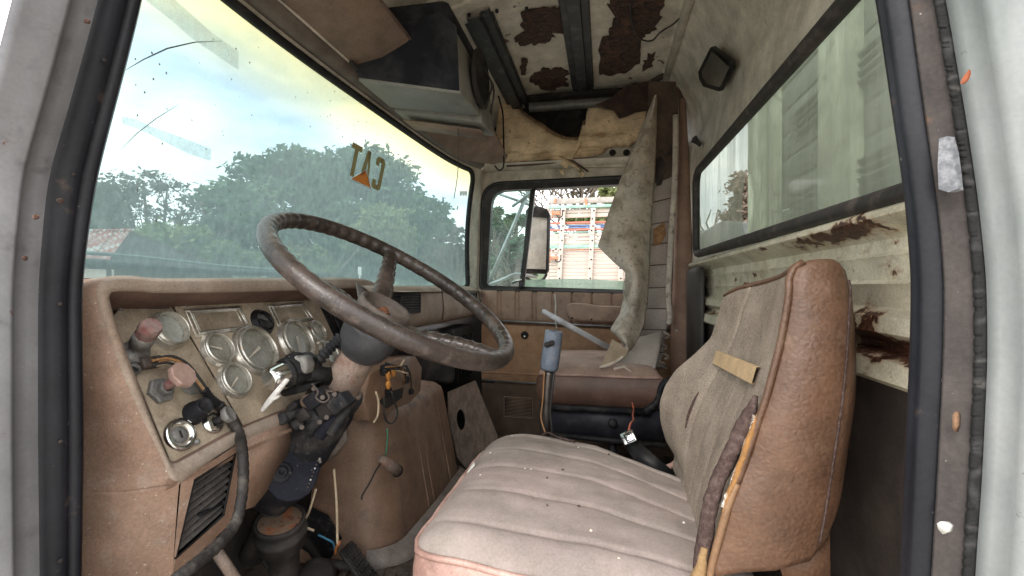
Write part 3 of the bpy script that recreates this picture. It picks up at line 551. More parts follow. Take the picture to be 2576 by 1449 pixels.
# door inner panel: upper padded pleats
pleats = (1254, 1262, 1299, 1306, 1342, 1349, 1391, 1440, 1490, 1540)
def pf(px, t):
    e = .016*min(1, t/.12, (1-t)/.1)**.5 if 0 < t < 1 else 0
    return e-sum(.011*math.exp(-((px-c)/2.0)**2) for c in pleats)
mk('upper_panel', dpanel(1212, 1700, 727, 738, 808, 828, YD-.012, 240, pf), m_doorcloth, door)
mk('panel_bead', dpanel(1212, 1700, 932, 955, 940, 964, YD-.016, 20, lambda px, t: .006*math.sin(math.pi*t)), m_doorcarpet, door)
mk('kick_panel', dpanel(1212, 1700, 962, 990, 1120, 1160, YD-.006, 6), M('dark_brown_kick_panel', (.12, .08, .055), .8, layers=[((.16, .11, .08), 7, .4, .7, 5)], bump=[('noise', 300, .4)]), door)
mk('chrome_strip', tube([U(1240, 806, Y=YD-.022), U(1700, 829, Y=YD-.022)], .0048, 8), m_alu, door)
mk('chrome_strip', tube([U(1213, 956, Y=YD-.018), U(1700, 986, Y=YD-.018)], .005, 8), m_alu, door)
ar = [(1425, 775), (1430, 763), (1445, 761), (1478, 763), (1500, 768), (1570, 769), (1570, 811), (1470, 808), (1440, 805), (1428, 795)]
mk('armrest', prism([U(x, y, Y=YD-.02) for x, y in ar], (0, -.055, 0)), m_doorcloth, door, bevel=.014, seg=4)
for x in (1440, 1488): mk('armrest_screw', lathe(U(x, 800 if x < 1460 else 804, Y=YD-.076), (0, -1, 0), [(0, .003), (.004, .003), (.005, -.003)], 10), m_blk, door)
ck = mk('crank_boss', lathe(U(1320, 843, Y=YD-.018), (0, -1, 0), [(.02, -.004), (.02, .004), (.015, .007), (.012, .004), (.008, .012), (.006, .014), (0, .014)], 20), m_blkd, door)
mk('crank_stub', lathe(U(1320, 846, Y=YD-.03), (0, -1, -.2), [(.007, -.004), (.007, .01), (0, .011)], 12), m_chrome, door)
gr = mk('speaker_grille', dpanel(1268, 1340, 997, 1002, 1047, 1052, YD-.012, 2), m_darkcav, door)
for k in range(13):
    t = (k+.5)/13; mk('grille_slat', tube([U(1271, lerp(1000, 1046, t), Y=YD-.017), U(1337, lerp(1004, 1050, t), Y=YD-.017)], .0022, 5), m_doorcloth, door)
mk('grille_frame', tube([U(1268, 998, Y=YD-.016), U(1340, 1002, Y=YD-.016), U(1340, 1052, Y=YD-.016), U(1268, 1048, Y=YD-.016)], .004, 6, closed=True), m_doorcloth, door)
o = mk('hanging_string', tube(spline([U(1396, 740, Y=YD-.035), U(1398, 765, Y=YD-.04), U(1397, 795, Y=YD-.045), U(1401, 833, Y=YD-.045)], 5), .0035, 6), m_white, None); tag(o, 'thin white string hanging down the pleated passenger door panel', 'string')
# ================================================================== passenger side mirror outside
mir = thing('side_mirror', U(1356, 690, Y=2.86), 'rectangular west coast mirror on a bracket outside the passenger window', 'mirror')
ym = 2.86
mo = [U(x, y, Y=ym) for x, y in ((1322, 530), (1330, 520), (1352, 517), (1376, 525), (1383, 540), (1379, 680), (1374, 689), (1316, 687))]
mk('mirror_shell', prism(mo, (0, .06, 0)), m_pl, mir, bevel=.006)
mk('mirror_glass', prism([U(x, y, Y=ym-.004) for x, y in ((1325, 543), (1378, 548), (1374, 678), (1320, 676))], (0, .003, 0)), M('dusty_mirror_glass', (.55, .52, .46), .5, layers=[((.62, .58, .52), 10, .4, .7, 5), ((.38, .35, .3), 30, .6, .72, 5)]), mir, bevel=.002)
mk('mirror_trim', tube([U(1325, 543, Y=ym-.006), U(1379, 548, Y=ym-.006), U(1375, 679, Y=ym-.006), U(1320, 677, Y=ym-.006)], .006, 6, closed=True), m_blk, mir)
mk('mirror_handle', tube(spline([U(1318, 690, Y=ym), U(1328, 702, Y=ym-.02), U(1345, 708, Y=ym-.02), U(1365, 704, Y=ym-.02), U(1375, 690, Y=ym)], 5), .009, 8), m_pl, mir)
mk('bracket_arm', tube([U(1330, 480, Y=2.75), U(1228, 715, Y=2.75)], .012, 8), m_alu, mir)
mk('bracket_arm', tube([U(1245, 484, Y=2.75), U(1345, 520, Y=2.84)], .009, 8), m_alu, mir)
mk('bracket_arm', tube([U(1288, 520, Y=2.74), U(1345, 478, Y=2.74)], .009, 8), m_alu, mir)
mk('bracket_arm', tube(spline([U(1222, 718, Y=2.75), U(1260, 705, Y=2.75), U(1300, 690, Y=2.78), U(1350, 697, Y=2.86)], 4), .010, 8), m_alu, mir)
# ================================================================== dashboard
dash = thing('dashboard', (-.8, 1.0, -.45), 'dusty brown dashboard with round gauges, knobs and air vents', 'dashboard')
s_ = V((.117, 0, -.248)).normalized(); PN = V((.248, 0, .117)).normalized(); PO = V((-.775, 0, -.032)); PP = (PO, PN)
def PX(px, py, h=0): p = U(px, py, plane=(PO+PN*h, PN)); return p
LO = V((-.70, 0, 0)); ld = V((.055, 0, -.285)).normalized(); LN = V((.285, 0, .055)).normalized(); LP = (LO, LN)
def C2(cx, cy): return 191.7+cx*.3528, 671+cy*.3528
# lip ring of the cluster housing, from the bottom right round the left and along the brow
I_ = [(905, 968), (860, 985), (740, 1025), (605, 1080), (520, 1125), (470, 1152), (440, 1166), (424, 1160), (405, 1120), (380, 1060), (330, 930), (290, 820), (274, 765), (272, 745), (282, 734), (310, 730), (360, 731), (420, 735), (600, 733), (780, 728), (880, 724), (920, 730), (942, 750), (955, 775)]
O_ = [(905, 1000), (860, 1018), (740, 1060), (605, 1116), (520, 1166), (478, 1198), (452, 1214), (430, 1205), (400, 1140), (362, 1062), (303, 928), (262, 815), (245, 758), (242, 728), (252, 712), (285, 702), (340, 700), (420, 706), (600, 704), (780, 703), (880, 702), (935, 708), (968, 732), (985, 765)]
LI = spline([U(x, y, plane=LP) for x, y in I_], 4); LOo = spline([U(x, y, plane=LP) for x, y in O_], 4)
def onpanel(p):
    z = min(p.z, -.036); return V((-.775+(-.032-z)*.472-.001, p.y, z))
rows = []
for i, (a, b) in enumerate(zip(LI, LOo)):
    w = onpanel(a); mid = a.lerp(b, .5)+LN*.004
    rows.append([w, w.lerp(a, .5), a.lerp(w, .06), a+LN*.003, mid, b.lerp(a, .15)+LN*.0035, b, b-LN*.006+(b-a)*.1])
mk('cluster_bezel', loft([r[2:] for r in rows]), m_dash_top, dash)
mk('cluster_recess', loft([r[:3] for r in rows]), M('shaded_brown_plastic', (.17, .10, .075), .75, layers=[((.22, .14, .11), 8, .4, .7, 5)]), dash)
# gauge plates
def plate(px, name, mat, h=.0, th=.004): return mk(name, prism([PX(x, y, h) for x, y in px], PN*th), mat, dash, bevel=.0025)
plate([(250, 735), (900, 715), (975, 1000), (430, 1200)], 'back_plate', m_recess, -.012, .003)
plate([(278, 800), (300, 778), (418, 770), (432, 778), (612, 1085), (436, 1168), (424, 1160)], 'side_gauge_plate', m_panel, 0, .0045)
plate([(434, 773), (780, 738), (800, 745), (905, 975), (618, 1088)], 'main_gauge_plate', m_panel, .001, .005)
plate([(330, 778), (416, 766), (428, 776), (415, 778)], 'clip_strip', m_recess, .004, .002)
def rad(px, py, r): p = PX(px, py); return r*p.dot(FW)/F
def gauge(cx, cy, rc, label=None, needle=None, deep=.010, facemat=None):
    px, py = C2(cx, cy); c = PX(px, py, .005); r = rad(px, py, rc*.3528)*1.12; deep *= 1.35
    g = mk('gauge', lathe(c, PN, [(r*1.10, -.004), (r*1.10, deep*.22), (r*1.04, deep*.34), (r*1.03, deep*.6), (r*.985, deep*.78), (r*.97, deep*.55), (r*.94, deep), (r*.90, deep*1.05), (r*.865, deep*.95), (r*.85, deep*.35)], 40), m_bezel, dash)
    if label: g['label'] = label
    mk('gauge_face', disc(c, PN, r*.86, 40, deep*.30), facemat or m_face, g, smooth=False)
    e1, e2, ax = frame(PN); up = -s_; rt = V((0, 1, 0))
    for k in range(9):      # printed scale ticks
        a = R(225-k*33.75); d_ = rt*math.cos(a)+up*math.sin(a); t = ax.cross(d_)
        p0 = c+d_*(r*.66)+ax*(deep*.32); p1 = c+d_*(r*.76)+ax*(deep*.32); w = t*(r*.012)
        mk('tick', ([p0-w, p0+w, p1+w, p1-w], [(0, 1, 2, 3)]), m_needle, g, smooth=False)
    if needle is not None:
        a = R(needle); d_ = rt*math.cos(a)+up*math.sin(a); t = ax.cross(d_); z = ax*(deep*.5)
        mk('needle', prism([c+z-d_*(r*.16)+t*(r*.07), c+z-d_*(r*.16)-t*(r*.07), c+z+d_*(r*.66)-t*(r*.02), c+z+d_*(r*.66)+t*(r*.02)], ax*.001), m_needle, g, smooth=False)
    return g
gauge(640, 460, 118, 'cloudy round gauge beside the red valve knob', None, .014, M('milky_gauge_face', (.42, .43, .39), .3, layers=[((.3, .3, .26), 15, .45, .7, 4)]))
gauge(1000, 592, 108, None, 160); gauge(1272, 598, 158, 'large left dial of the gauge cluster', 205, .012); gauge(1560, 530, 138, 'large right dial of the gauge cluster', 255, .012)
gauge(1704, 470, 74, None, 120); gauge(1792, 622, 76, None, 100); gauge(1121, 812, 112, 'lone lower dial near the turn signal switch', 215)
def bezelrect(pts, name):
    P = [PX(*C2(x, y), .005) for x, y in pts]; c = sum(P, V())/4
    g = mk(name, tube(P, .0048, 6, closed=True), m_bezel, dash)
    mk('inner_trim', tube([c+(p-c)*.90+PN*.003 for p in P], .0035, 6, closed=True), m_bezel, g)
    mk('inner_trim', tube([c+(p-c)*.80+PN*.001 for p in P], .0025, 6, closed=True), m_bezel, g)
    mk('blank_face', prism([c+(p-c)*.82-PN*.001 for p in P], PN*.002), m_panel, g, smooth=False)
bezelrect([(765, 318), (1160, 292), (1232, 438), (848, 490)], 'warning_light_frame'); bezelrect([(1362, 286), (1612, 262), (1685, 374), (1434, 415)], 'warning_light_frame')
kx, ky = C2(1318, 400); kc = PX(kx, ky, .004); kr = rad(kx, ky, 78*.3528)
kn = mk('air_nozzle', lathe(kc, PN, [(kr*1.3, 0), (kr*1.25, .004), (kr*1.08, .007), (kr*1.05, .012), (kr*.98, .014), (kr*.9, .012), (kr*.86, .004)], 32), m_blk, dash)
mk('nozzle_face', lathe(kc, PN, [(kr*.87, .004), (kr*.7, .009), (kr*.4, .012), (0, .013)], 28), M('grey_nozzle_dome', (.11, .11, .105), .4), kn)
mk('nozzle_fin', prism([kc+PN*.009+V((0, 1, 0))*(kr*.8*math.cos(a))+s_*(kr*.8*math.sin(a)) for a in np.linspace(R(20), R(200), 9)], PN*.006), m_blk, kn, bevel=.002)
# valve with red cap, left
vb = PX(335, 893, .004); vt = PX(*C2(500, 480), .055)
va = (vt-vb).normalized()
vv = mk('red_air_valve', lathe(vb, va, [(.020, -.008), (.020, .012), (.014, .016), (.0135, .030), (.0155, .031), (.0155, .050), (.014, .052)], 22), m_grey, dash); vv['label'] = 'grey valve body with a faded red cap'
mk('red_cap', lathe(vb, va, [(.0145, .050), (.0145, .060), (.0155, .062), (.0155, .074), (.014, .077), (0, .077)], 10), m_red, vv, auto=30)
mk('valve_port', lathe(PX(*C2(390, 700), .012), V((.5, -.4, -.5)), [(.010, -.02), (.010, .008), (.0125, .009), (.0125, .014), (.008, .014), (.008, .004), (0, .004)], 18), m_grey, vv)
mk('valve_arm', tube([PX(*C2(370, 610), .012), PX(*C2(390, 700), .012)], .013, 12), m_grey, vv)
mk('valve_plug', box(PX(*C2(525, 685), .02), (.016, .034, .018), PN, V((0, 1, 0)), -s_), M('brown_plug', (.075, .055, .045), .6), vv, bevel=.003)
# octagonal push-pull knob
hb = PX(*C2(590, 890), .004); ht = PX(*C2(755, 775), .052); ha = (ht-hb).normalized()
ok_ = mk('push_pull_knob', lathe(ht, ha, [(0, -.005), (.021, -.005), (.0225, -.002), (.0225, .004), (.021, .006), (0, .006)], 8), M('faded_pink_brown_knob', (.34, .22, .18), .7, layers=[((.4, .3, .25), 20, .45, .7, 4), ((.28, .09, .07), 35, .6, .7, 4)]), dash, auto=30); ok_['label'] = 'octagonal faded parking brake knob'
mk('knob_stem', cyl(hb, ht-ha*.004, .0085, .007, 16), m_red, ok_)
mk('hex_nut', lathe(hb, PN, [(.022, -.002), (.022, .007), (.019, .009), (.012, .009), (.012, .018), (.008, .019)], 6), m_grey, ok_, auto=25)
mk('name_tag', prism([PX(*C2(x, y), .006) for x, y in ((735, 850), (890, 835), (912, 898), (820, 912), (770, 900))], PN*.0015), m_grey, dash, bevel=.001)
# black light switch
lb = PX(*C2(830, 1050), .004); lt = PX(*C2(893, 1005), .028); la = (lt-lb).normalized()
ls = mk('light_switch', lathe(lb, la, [(.020, -.002), (.0185, .012), (.015, .016), (.0155, .022), (.0145, .023), (.0145, .034), (.012, .036), (.010, .033), (0, .033)], 20), m_blkd, dash)
mk('switch_mark', box(PX(*C2(822, 1098), .010), (.001, .012, .006), PN, V((0, 1, 0)), -s_), m_white, ls)
# silver pull knob
sb = PX(*C2(965, 1120), .004); st = PX(*C2(1090, 1052), .034); sa = (st-sb).normalized()
sk = mk('silver_pull_knob', lathe(st, sa, [(.006, -.012), (.0145, -.006), (.0155, 0), (.0145, .004), (.013, .003), (0, .003)], 22), m_grey, dash)
mk('knob_stem', cyl(sb, st, .007, .006, 14), m_blkd, sk)
mk('chrome_collar', lathe(sb, PN, [(.020, -.002), (.019, .006), (.013, .010), (.009, .011)], 24), m_chrome, sk)
ic = PX(*C2(735, 1200), .004)
ig = mk('ignition_socket', lathe(ic, PN, [(.0275, -.002), (.027, .005), (.022, .008), (.0185, .006), (.0175, -.004), (0, -.004)], 30), m_chrome, dash)
mk('ignition_barrel', lathe(ic, PN, [(.015, -.004), (.014, .002), (.006, .003), (0, .003)], 20), m_grey, ig); mk('key_slot', box(ic+PN*.003, (.003, .003, .012), PN, V((0, 1, 0)), -s_), m_darkcav, ig)
for cx, cy in ((860, 1250), (785, 1380), (1070, 1245), (1232, 1165), (1215, 245), (775, 280), (310, 300)):
    p = PX(*C2(cx, cy), .003 if cy < 1240 else .008); mk('panel_screw', lathe(p, PN, [(.0045, -.003), (.0045, .003), (.003, .0045), (0, .0045)], 10), m_grey, dash)
# left side of the housing, down to the knee panel
left = [b for b in LOo if b.y < .632 and b.z > -.30]
side = []
for p in sorted(left, key=lambda p: -p.z)[::1]: side.append(p)
ext = [U(x, y, plane=(V((-.642, 0, -.29)), V((.17, 0, -.028)).normalized())) for x, y in ((450, 1222), (445, 1280), (440, 1350), (434, 1440), (428, 1530))]
side += ext
srows = []
for p in side: srows.append([p, p+V((-.006, -.008, 0)), V((p.x-.05, min(p.y-.018, .575), p.z)), V((p.x-.13, .558, p.z)), V((p.x-.25, .552, p.z))])
mk('dash_side_panel', loft(srows), m_dash, dash)
# top pad to the windshield
tp = [b for b in LOo if b.z > -.012]; tp = sorted(tp, key=lambda p: p.y)
trow = []
for p in tp:
    s = interp(p.y, [SB[i].y for i in range(NS)], list(range(NS))); q = SB[int(min(NS-1, round(s)))]
    trow.append([p, p+V((-.01, 0, .004)), V((lerp(p.x, q.x, .4), p.y, lerp(p.z, .008, .5)+.002)), V((q.x-.01, p.y, .000))])
mk('dash_top_pad', loft(trow), m_dash_top, dash)
mk('dash_top_deck', loft([[V((-.60, y, -.012)), V((-.74, y, .000)), V((interp(y, [p.y for p in SB], [p.x for p in SB])-.01, y, -.001))] for y in np.linspace(1.34, 2.34, 16)]), m_dash_top, dash)
# knee panel with vent opening
KP = (V((-.642, 0, -.29)), V((.17, 0, -.028)).normalized())
def KX(px, py, h=0): return U(px, py, plane=(KP[0]+KP[1]*h, KP[1]))
m_slat = M('dusty_vent_slat', (.085, .075, .07), .7, layers=[((.16, .14, .125), 20, .45, .65, 5)])
kin = [(488, 1207), (592, 1140), (562, 1296), (442, 1404)]
kou = [(455, 1212), (606, 1112), (612, 1285), (432, 1460)]
kp = mk('knee_panel', loft([[KX(*kin[i % 4]), KX(*kin[i % 4], .004), KX(*kou[i % 4])] for i in range(5)]), m_dash, dash, auto=25)
mk('knee_panel_extension', prism([KX(x, y) for x, y in ((604, 1114), (760, 1048), (740, 1150), (640, 1275), (612, 1283))], KP[1]*-.01), m_dash, dash)
mk('vent_surround', loft([[KX(*kin[i % 4], .003), KX(*kin[i % 4], -.035)] for i in range(5)]), m_blk, kp)
mk('vent_back', ([KX(x, y, -.034) for x, y in kin], [(0, 1, 2, 3)]), m_darkcav, kp, smooth=False)
ka, kb, kc_, kd = [np.array(p, float) for p in kin]
for k in range(8):
    t = (k+.6)/8.2; a = ka+(kd-ka)*t; b = kb+(kc_-kb)*t
    p, q = KX(*a, -.006), KX(*b, -.006); mid = (q-p).normalized(); o2 = KP[1]
    mk('vent_slat', prism([p, q, q-o2*.016+V((0, 0, .006)), p-o2*.016+V((0, 0, .006))], V((0, 0, .0022))), m_slat, kp, smooth=False)
for t in (.33, .64):
    a = ka+(kb-ka)*t; b = kd+(kc_-kd)*t; mk('vent_rib', prism([KX(*a, -.012), KX(*b, -.012), KX(*b, -.02), KX(*a, -.02)], V((0, .002, 0))), m_blkd, kp, smooth=False)
mk('vent_pivot', box(KX(530, 1280, -.008), (.006, .05, .006)), m_blkd, kp, bevel=.002)
mk('vent_frame', tube([KX(*p, .003) for p in kin], .0022, 6, closed=True), m_blk, kp)
mk('knee_ledge', loft([[V((-.645, y, -.288)), V((-.64, y, -.296)), V((-.648, y, -.305))] for y in np.linspace(.60, 1.12, 4)]), m_dash, dash)
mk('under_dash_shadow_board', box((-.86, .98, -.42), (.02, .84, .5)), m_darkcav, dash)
# passenger side pad
def padx(y): return interp(y, [1.25, 1.5, 1.9, 2.2, 2.36], [-.655, -.618, -.602, -.606, -.63])
pprof = [(-.16, .004), (-.05, .008), (-.022, .004), (-.006, -.008), (0, -.03), (.006, -.075), (.004, -.105), (-.006, -.125), (-.03, -.138), (-.14, -.15)]
pad = mk('passenger_pad', loft([[V((padx(y)+x, y, z)) for x, z in pprof] for y in np.linspace(1.25, 2.36, 34)]), m_dash_top, dash)
def vent(p0, p1, n, parent):
    """small louvred outlet in the pad face between photo corners"""
    (x0, y0, yb0), (x1, y1, yb1) = p0, p1
    pl = (V((padx(1.8)+.006, 0, 0)), V((1, 0, 0)))
    def pp(px, py, h=0):
        p = U(px, py, X=-.603)
        return V((padx(p.y)+.0065+h, p.y, p.z))
    c = [pp(x0, y0), pp(x1, y1), pp(x1, yb1), pp(x0, yb0)]
    v = mk('air_vent', prism(c, V((.002, 0, 0))), m_darkcav, parent, smooth=False)
    mk('vent_frame', tube([p+V((.003, 0, 0)) for p in c], .0035, 6, closed=True), m_blk, v)
    for k in range(n):
        t = (k+.5)/n; a = c[0].lerp(c[3], t)+V((.005, 0, 0)); b = c[1].lerp(c[2], t)+V((.005, 0, 0)); mk('vent_slat', prism([a, b, b+V((-.004, 0, .005)), a+V((-.004, 0, .005))], V((0, 0, .0015))), m_blkd, v, smooth=False)
    a, b = c[0].lerp(c[1], .48), c[3].lerp(c[2], .48); mk('vent_divider', tube([a+V((.005, 0, 0)), b+V((.005, 0, 0))], .0035, 6), m_blk, v)
vent((982, 742, 790), (1060, 738, 785), 7, pad); vent((1166, 737, 768), (1195, 736, 766), 4, pad)
mk('pad_seam', tube([V((padx(1.72)+.002, 1.72, .004)), V((padx(1.72)+.0055, 1.72, -.03)), V((padx(1.72)+.0105, 1.72, -.075)), V((padx(1.72)+.004, 1.725, -.12))], .0022, 5), m_recess, pad)
mk('heater_box', box((-.78, 2.14, -.30), (.26, .34, .24)), m_pl, dash, bevel=.02)
for k in range(6): mk('heater_fin', box((-.645, 2.02+k*.045, -.32), (.02, .008, .2)), m_blk, dash)
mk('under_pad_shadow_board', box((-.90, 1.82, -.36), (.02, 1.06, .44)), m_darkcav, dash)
# torn bracket between cluster and pad, right of the plate
mk('cluster_bracket', prism([PX(x, y, -.004) for x, y in ((795, 770), (812, 778), (880, 900), (868, 930))], PN*.012), m_blk, dash, bevel=.003)
mk('cluster_bracket', prism([PX(x, y, -.006) for x, y in ((820, 765), (845, 790), (900, 890), (885, 905))], PN*.008), m_blkd, dash, bevel=.003)
mk('broken_flap', prism([U(x, y, X=-.62) for x, y in ((898, 710), (925, 738), (955, 742), (930, 765), (905, 755))], V((-.004, 0, 0))), m_grey, dash, smooth=False)
# switch pod hanging under the pad, right of the column
pod = mk('torn_switch_pod', wob(prism([U(x, y, X=-.60) for x, y in ((930, 940), (1000, 900), (1045, 895), (1062, 925), (1058, 985), (1030, 1015), (960, 1045), (930, 1060), (915, 1010))], V((-.06, 0, 0))), .003, 30), m_cover, dash, bevel=.005, seg=2)
mk('pod_hole', prism([U(x, y, X=-.597) for x, y in ((955, 1010), (985, 985), (1015, 975), (1012, 1000), (975, 1028))], V((-.004, 0, 0))), m_darkcav, pod, smooth=False)
for x, y, r in ((1020, 955, .012), (1032, 985, .009), (975, 985, .012)): mk('pod_socket', lathe(U(x, y, X=-.597), (1, -.2, .2), [(r, -.004), (r, .008), (r*.6, .008), (r*.6, -.002), (0, -.002)], 14), m_blkd, pod)
for x, y in ((977, 945), (990, 937), (977, 968)): mk('fuse', box(U(x, y, X=-.575), (.008, .016, .020), V((1, 0, 0)), V((0, .85, .5)), V((0, -.5, .85))), m_fuse, pod, bevel=.002)
mk('relay', box(U(970, 930, X=-.585), (.02, .03, .03)), m_blkd, pod, bevel=.004)
for k in range(7):
    r = random.Random(k); a = U(960+r.uniform(0, 40), 915+r.uniform(-5, 20), X=-.57); b = U(1000+r.uniform(0, 45), 930+r.uniform(0, 60), X=-.58); m = a.lerp(b, .5)+V((.02, 0, r.uniform(.0, .04)))
    mk('pod_wire', tube(spline([a, m, b], 6), .0022, 5), [m_wired, m_wired, m_wirey, m_wirec][k % 4], pod)
# ================================================================== steering wheel and column
WN = V((math.sin(R(32.48))*math.cos(R(-2.71)), math.sin(R(-2.71)), math.cos(R(32.48))*math.cos(R(-2.71)))); WC = V((-.4231, .9273, .0034)); WR = .265
wE1 = WN.cross(V((1, 0, 0))).normalized(); wE2 = WN.cross(wE1)
col = thing('steering_column', WC-WN*.55, 'dusty dark steering column carrying a large worn brown three spoke wheel', 'steering column')
rows = []; NR = 240; nt_ = 14
for i in range(NR):
    a = 2*math.pi*i/NR; d_ = wE1*math.cos(a)+wE2*math.sin(a); row = []
    for k in range(nt_):
        b = 2*math.pi*k/nt_; c, s = math.cos(b), math.sin(b)
        rr = .0165
        if c < -.2: rr += .0022*math.cos(a*52)*(-c)      # finger scallops on the inside
        row.append(WC+d_*(WR+rr*c)+WN*(rr*1.08*s))
    rows.append(row)
rows.append(rows[0]); swl = mk('steering_wheel', loft(rows, True), m_wheel, col); swl['label'] = 'large worn dark brown steering wheel with open hub'
hubc = WC-WN*.058
def wang(px, py):
    p = U(px, py, plane=(WC, WN))-WC; return math.atan2(p.dot(wE2), p.dot(wE1))
for k, (px, py) in enumerate(((983, 640), (775, 715), (1238, 888))):
    a = wang(px, py); d_ = wE1*math.cos(a)+wE2*math.sin(a); t = WN.cross(d_)
    p0 = hubc+d_*.045-WN*.024; p1 = WC+d_*(WR-.008); rows = []
    for i in range(61):
        u = i/60; p = p0.lerp(p1, u)+WN*(.012*math.sin(math.pi*u)*(u)); w = lerp(.025, .0155, u)*(1.25 if u < .03 else 1)
        rg = 1+(.09*(1 if math.sin(u*56) > .55 else -.25) if .06 < u < .9 else 0)
        rows.append([p+t*(w*math.cos(b)*rg)+WN*(w*.72*math.sin(b)*rg) for b in np.linspace(0, 2*math.pi, 13)[:-1]])
    mk('spoke', loft(rows, True, True), m_wheel, swl)
hub = mk('hub', lathe(hubc, WN, [(.030, -.048), (.050, -.044), (.057, -.03), (.059, .002), (.057, .009), (.053, .012), (.0495, .010), (.048, .003), (.046, .000), (.030, -.002), (.0285, -.014), (.016, -.016), (.016, -.006), (0, -.006)], 40), m_hub, swl)
mk('hub_nut', lathe(hubc, WN, [(.013, -.016), (.013, -.001), (.009, 0), (.007, .004), (0, .004)], 6), M('rusty_nut', (.28, .11, .05), .8, layers=[((.15, .06, .03), 60, .45, .65, 4)]), swl, auto=30)
for k in range(5):
    a = R(20+72*k); p = hubc+(wE1*math.cos(a)+wE2*math.sin(a))*.0375-WN*.004; mk('hub_screw', lathe(p, WN, [(.004, -.001), (.004, .002), (0, .002)], 8), m_darkcav, swl)
# column
def CS(s, a=0, b=0): return WC-WN*s+wE1*a+wE2*b     # along the shaft, sideways
mk('black_bell', lathe(CS(.10), -WN, [(.048, -.004), (.060, .0), (.062, .008), (.058, .04), (.048, .064), (.036, .078), (.030, .082)], 36), M('satin_black_bell', (.028, .029, .033), .42, layers=[((.07, .07, .075), 6, .45, .7, 4)]), col)
mk('column_tube', lathe(CS(.165), -WN, [(.036, 0), (.038, .02), (.040, .09), (.042, .12)], 30), m_rusttube, col)
mk('clamp_collar', lathe(CS(.262), -WN, [(.044, -.002), (.054, 0), (.057, .010), (.056, .028), (.048, .034)], 30), m_blkd, col)
mk('collar_rim', lathe(CS(.260), -WN, [(.041, -.004), (.047, -.005), (.05, 0), (.046, .003)], 30), m_rusttube, col)
mk('upper_bracket', wob(lathe(CS(.285), -WN, [(.052, 0), (.054, .03), (.050, .05), (.052, .075), (.044, .09)], 9), .006, 25, 2), m_blkd, col, auto=30)
mk('column_casing', wob(loft([[CS(s, r_*math.cos(b), r_*math.sin(b)) for b in np.linspace(0, 2*math.pi, 15)[:-1]] for s, r_ in ((.285, .050), (.31, .058), (.36, .060), (.42, .057), (.46, .05))], True), .004, 30, 9), m_blkd, col)
cone = mk('column_boot', wob(lathe(CS(.36, -.005, .006), -WN, [(.036, 0), (.050, .03), (.056, .09), (.058, .14), (.05, .19), (.034, .23)], 16), .006, 22, 5), m_blkd, col)
# flat dark plate with the rounded lower end
TP = (U(745, 1180, Y=.885), V((.62, -.62, .48)).normalized())
plate_px = [(738, 1095), (765, 1082), (800, 1120), (800, 1150), (806, 1180), (795, 1215), (778, 1242), (752, 1258), (722, 1262), (696, 1255), (678, 1235), (672, 1205), (682, 1185), (712, 1145), (724, 1120)]
pp_ = [U(x, y, plane=TP) for x, y in plate_px]
pl_ = mk('swivel_plate', prism(pp_, TP[1]*-.018), m_steelplate, col, bevel=.003)
mk('plate_pivot', lathe(U(708, 1188, plane=TP), TP[1], [(.022, -.001), (.021, .002), (.015, .003), (.012, .003), (.011, .006), (.005, .006), (.004, .003), (0, .003)], 26), m_blkd, pl_)
ew = mk('plate_edge_wire', tube(spline([U(x, y, plane=(TP[0]+TP[1]*.004, TP[1])) for x, y in ((735, 1085), (742, 1095), (762, 1112), (775, 1098), (788, 1105), (800, 1135), (806, 1165))], 4), .0032, 6), m_grey, pl_)
for k in range(9): mk('bead', lathe(U(803-k*3.6, 1150+k*9.5, plane=(TP[0]+TP[1]*.001, TP[1])), TP[1], [(.002, 0), (.0014, .002), (0, .0022)], 6), m_hub if k % 3 else m_white, pl_)
# bars, rods and levers clamped round the column
for a, b, r, mt in (((712, 1052), (772, 1022), .0115, m_blkd), ((735, 1075), (790, 1040), .011, m_blkd), ((770, 1090), (855, 1010), .014, m_blkd), ((800, 1100), (880, 1005), .012, m_steelplate), ((770, 1010), (800, 1000), .014, m_rusttube), ((830, 1095), (890, 1000), .01, m_blkd)):
    p, q = U(*a, Y=.86), U(*b, Y=.90); mk('lock_rod', tube([p, q], r, 14), mt, col)
mk('rod_end', lathe(U(710, 1053, Y=.858), (.3, -1, .1), [(.013, -.004), (.013, .006), (.010, .008), (0, .007)], 16), m_blkd, col)
for k, (x, y, sx, sy) in enumerate(((800, 1000, .045, .03), (832, 1022, .05, .035), (795, 1048, .03, .045), (858, 1012, .04, .03), (772, 1040, .03, .025), (745, 1018, .028, .014))):
    mk('clamp_block', wob(box(U(x, y, Y=.865+.008*(k % 3)), (sx, .035, sy), V((.8, 0, .6)), V((0, 1, 0)), V((-.6, 0, .8))), .004, 50, k), [m_blkd, m_pl, m_blkd][k % 3], col, bevel=.004)
for k, (x, y) in enumerate(((790, 978), (812, 1000), (842, 992), (805, 1062), (760, 1075), (822, 1050))): mk('clamp_bolt', lathe(U(x, y, Y=.845), (.4, -1, .3), [(.005, -.004), (.005, .003), (.003, .004), (0, .004)], 6), m_hub, col, auto=30)
mk('clamp_wire', tube(spline([U(x, y, Y=.84) for x, y in ((785, 965), (800, 985), (795, 1000), (812, 1012), (828, 1002), (822, 985), (838, 985))], 5), .0018, 6), m_hub, col)
mk('coil_hose', tube([V(p) for p in spline([CS(.15, -.035, .040), CS(.20, -.040, .052), CS(.27, -.045, .060)], 26)], lambda i: .0105+.0028*math.cos(i*1.25), 12), m_blkd, col)
mk('side_boot', wob(prism([U(x, y, Y=.95) for x, y in ((800, 1120), (850, 1040), (868, 1060), (880, 1110), (850, 1150), (812, 1175))], V((-.03, .05, 0))), .006, 25, 3), m_hub, col, bevel=.012, seg=3)
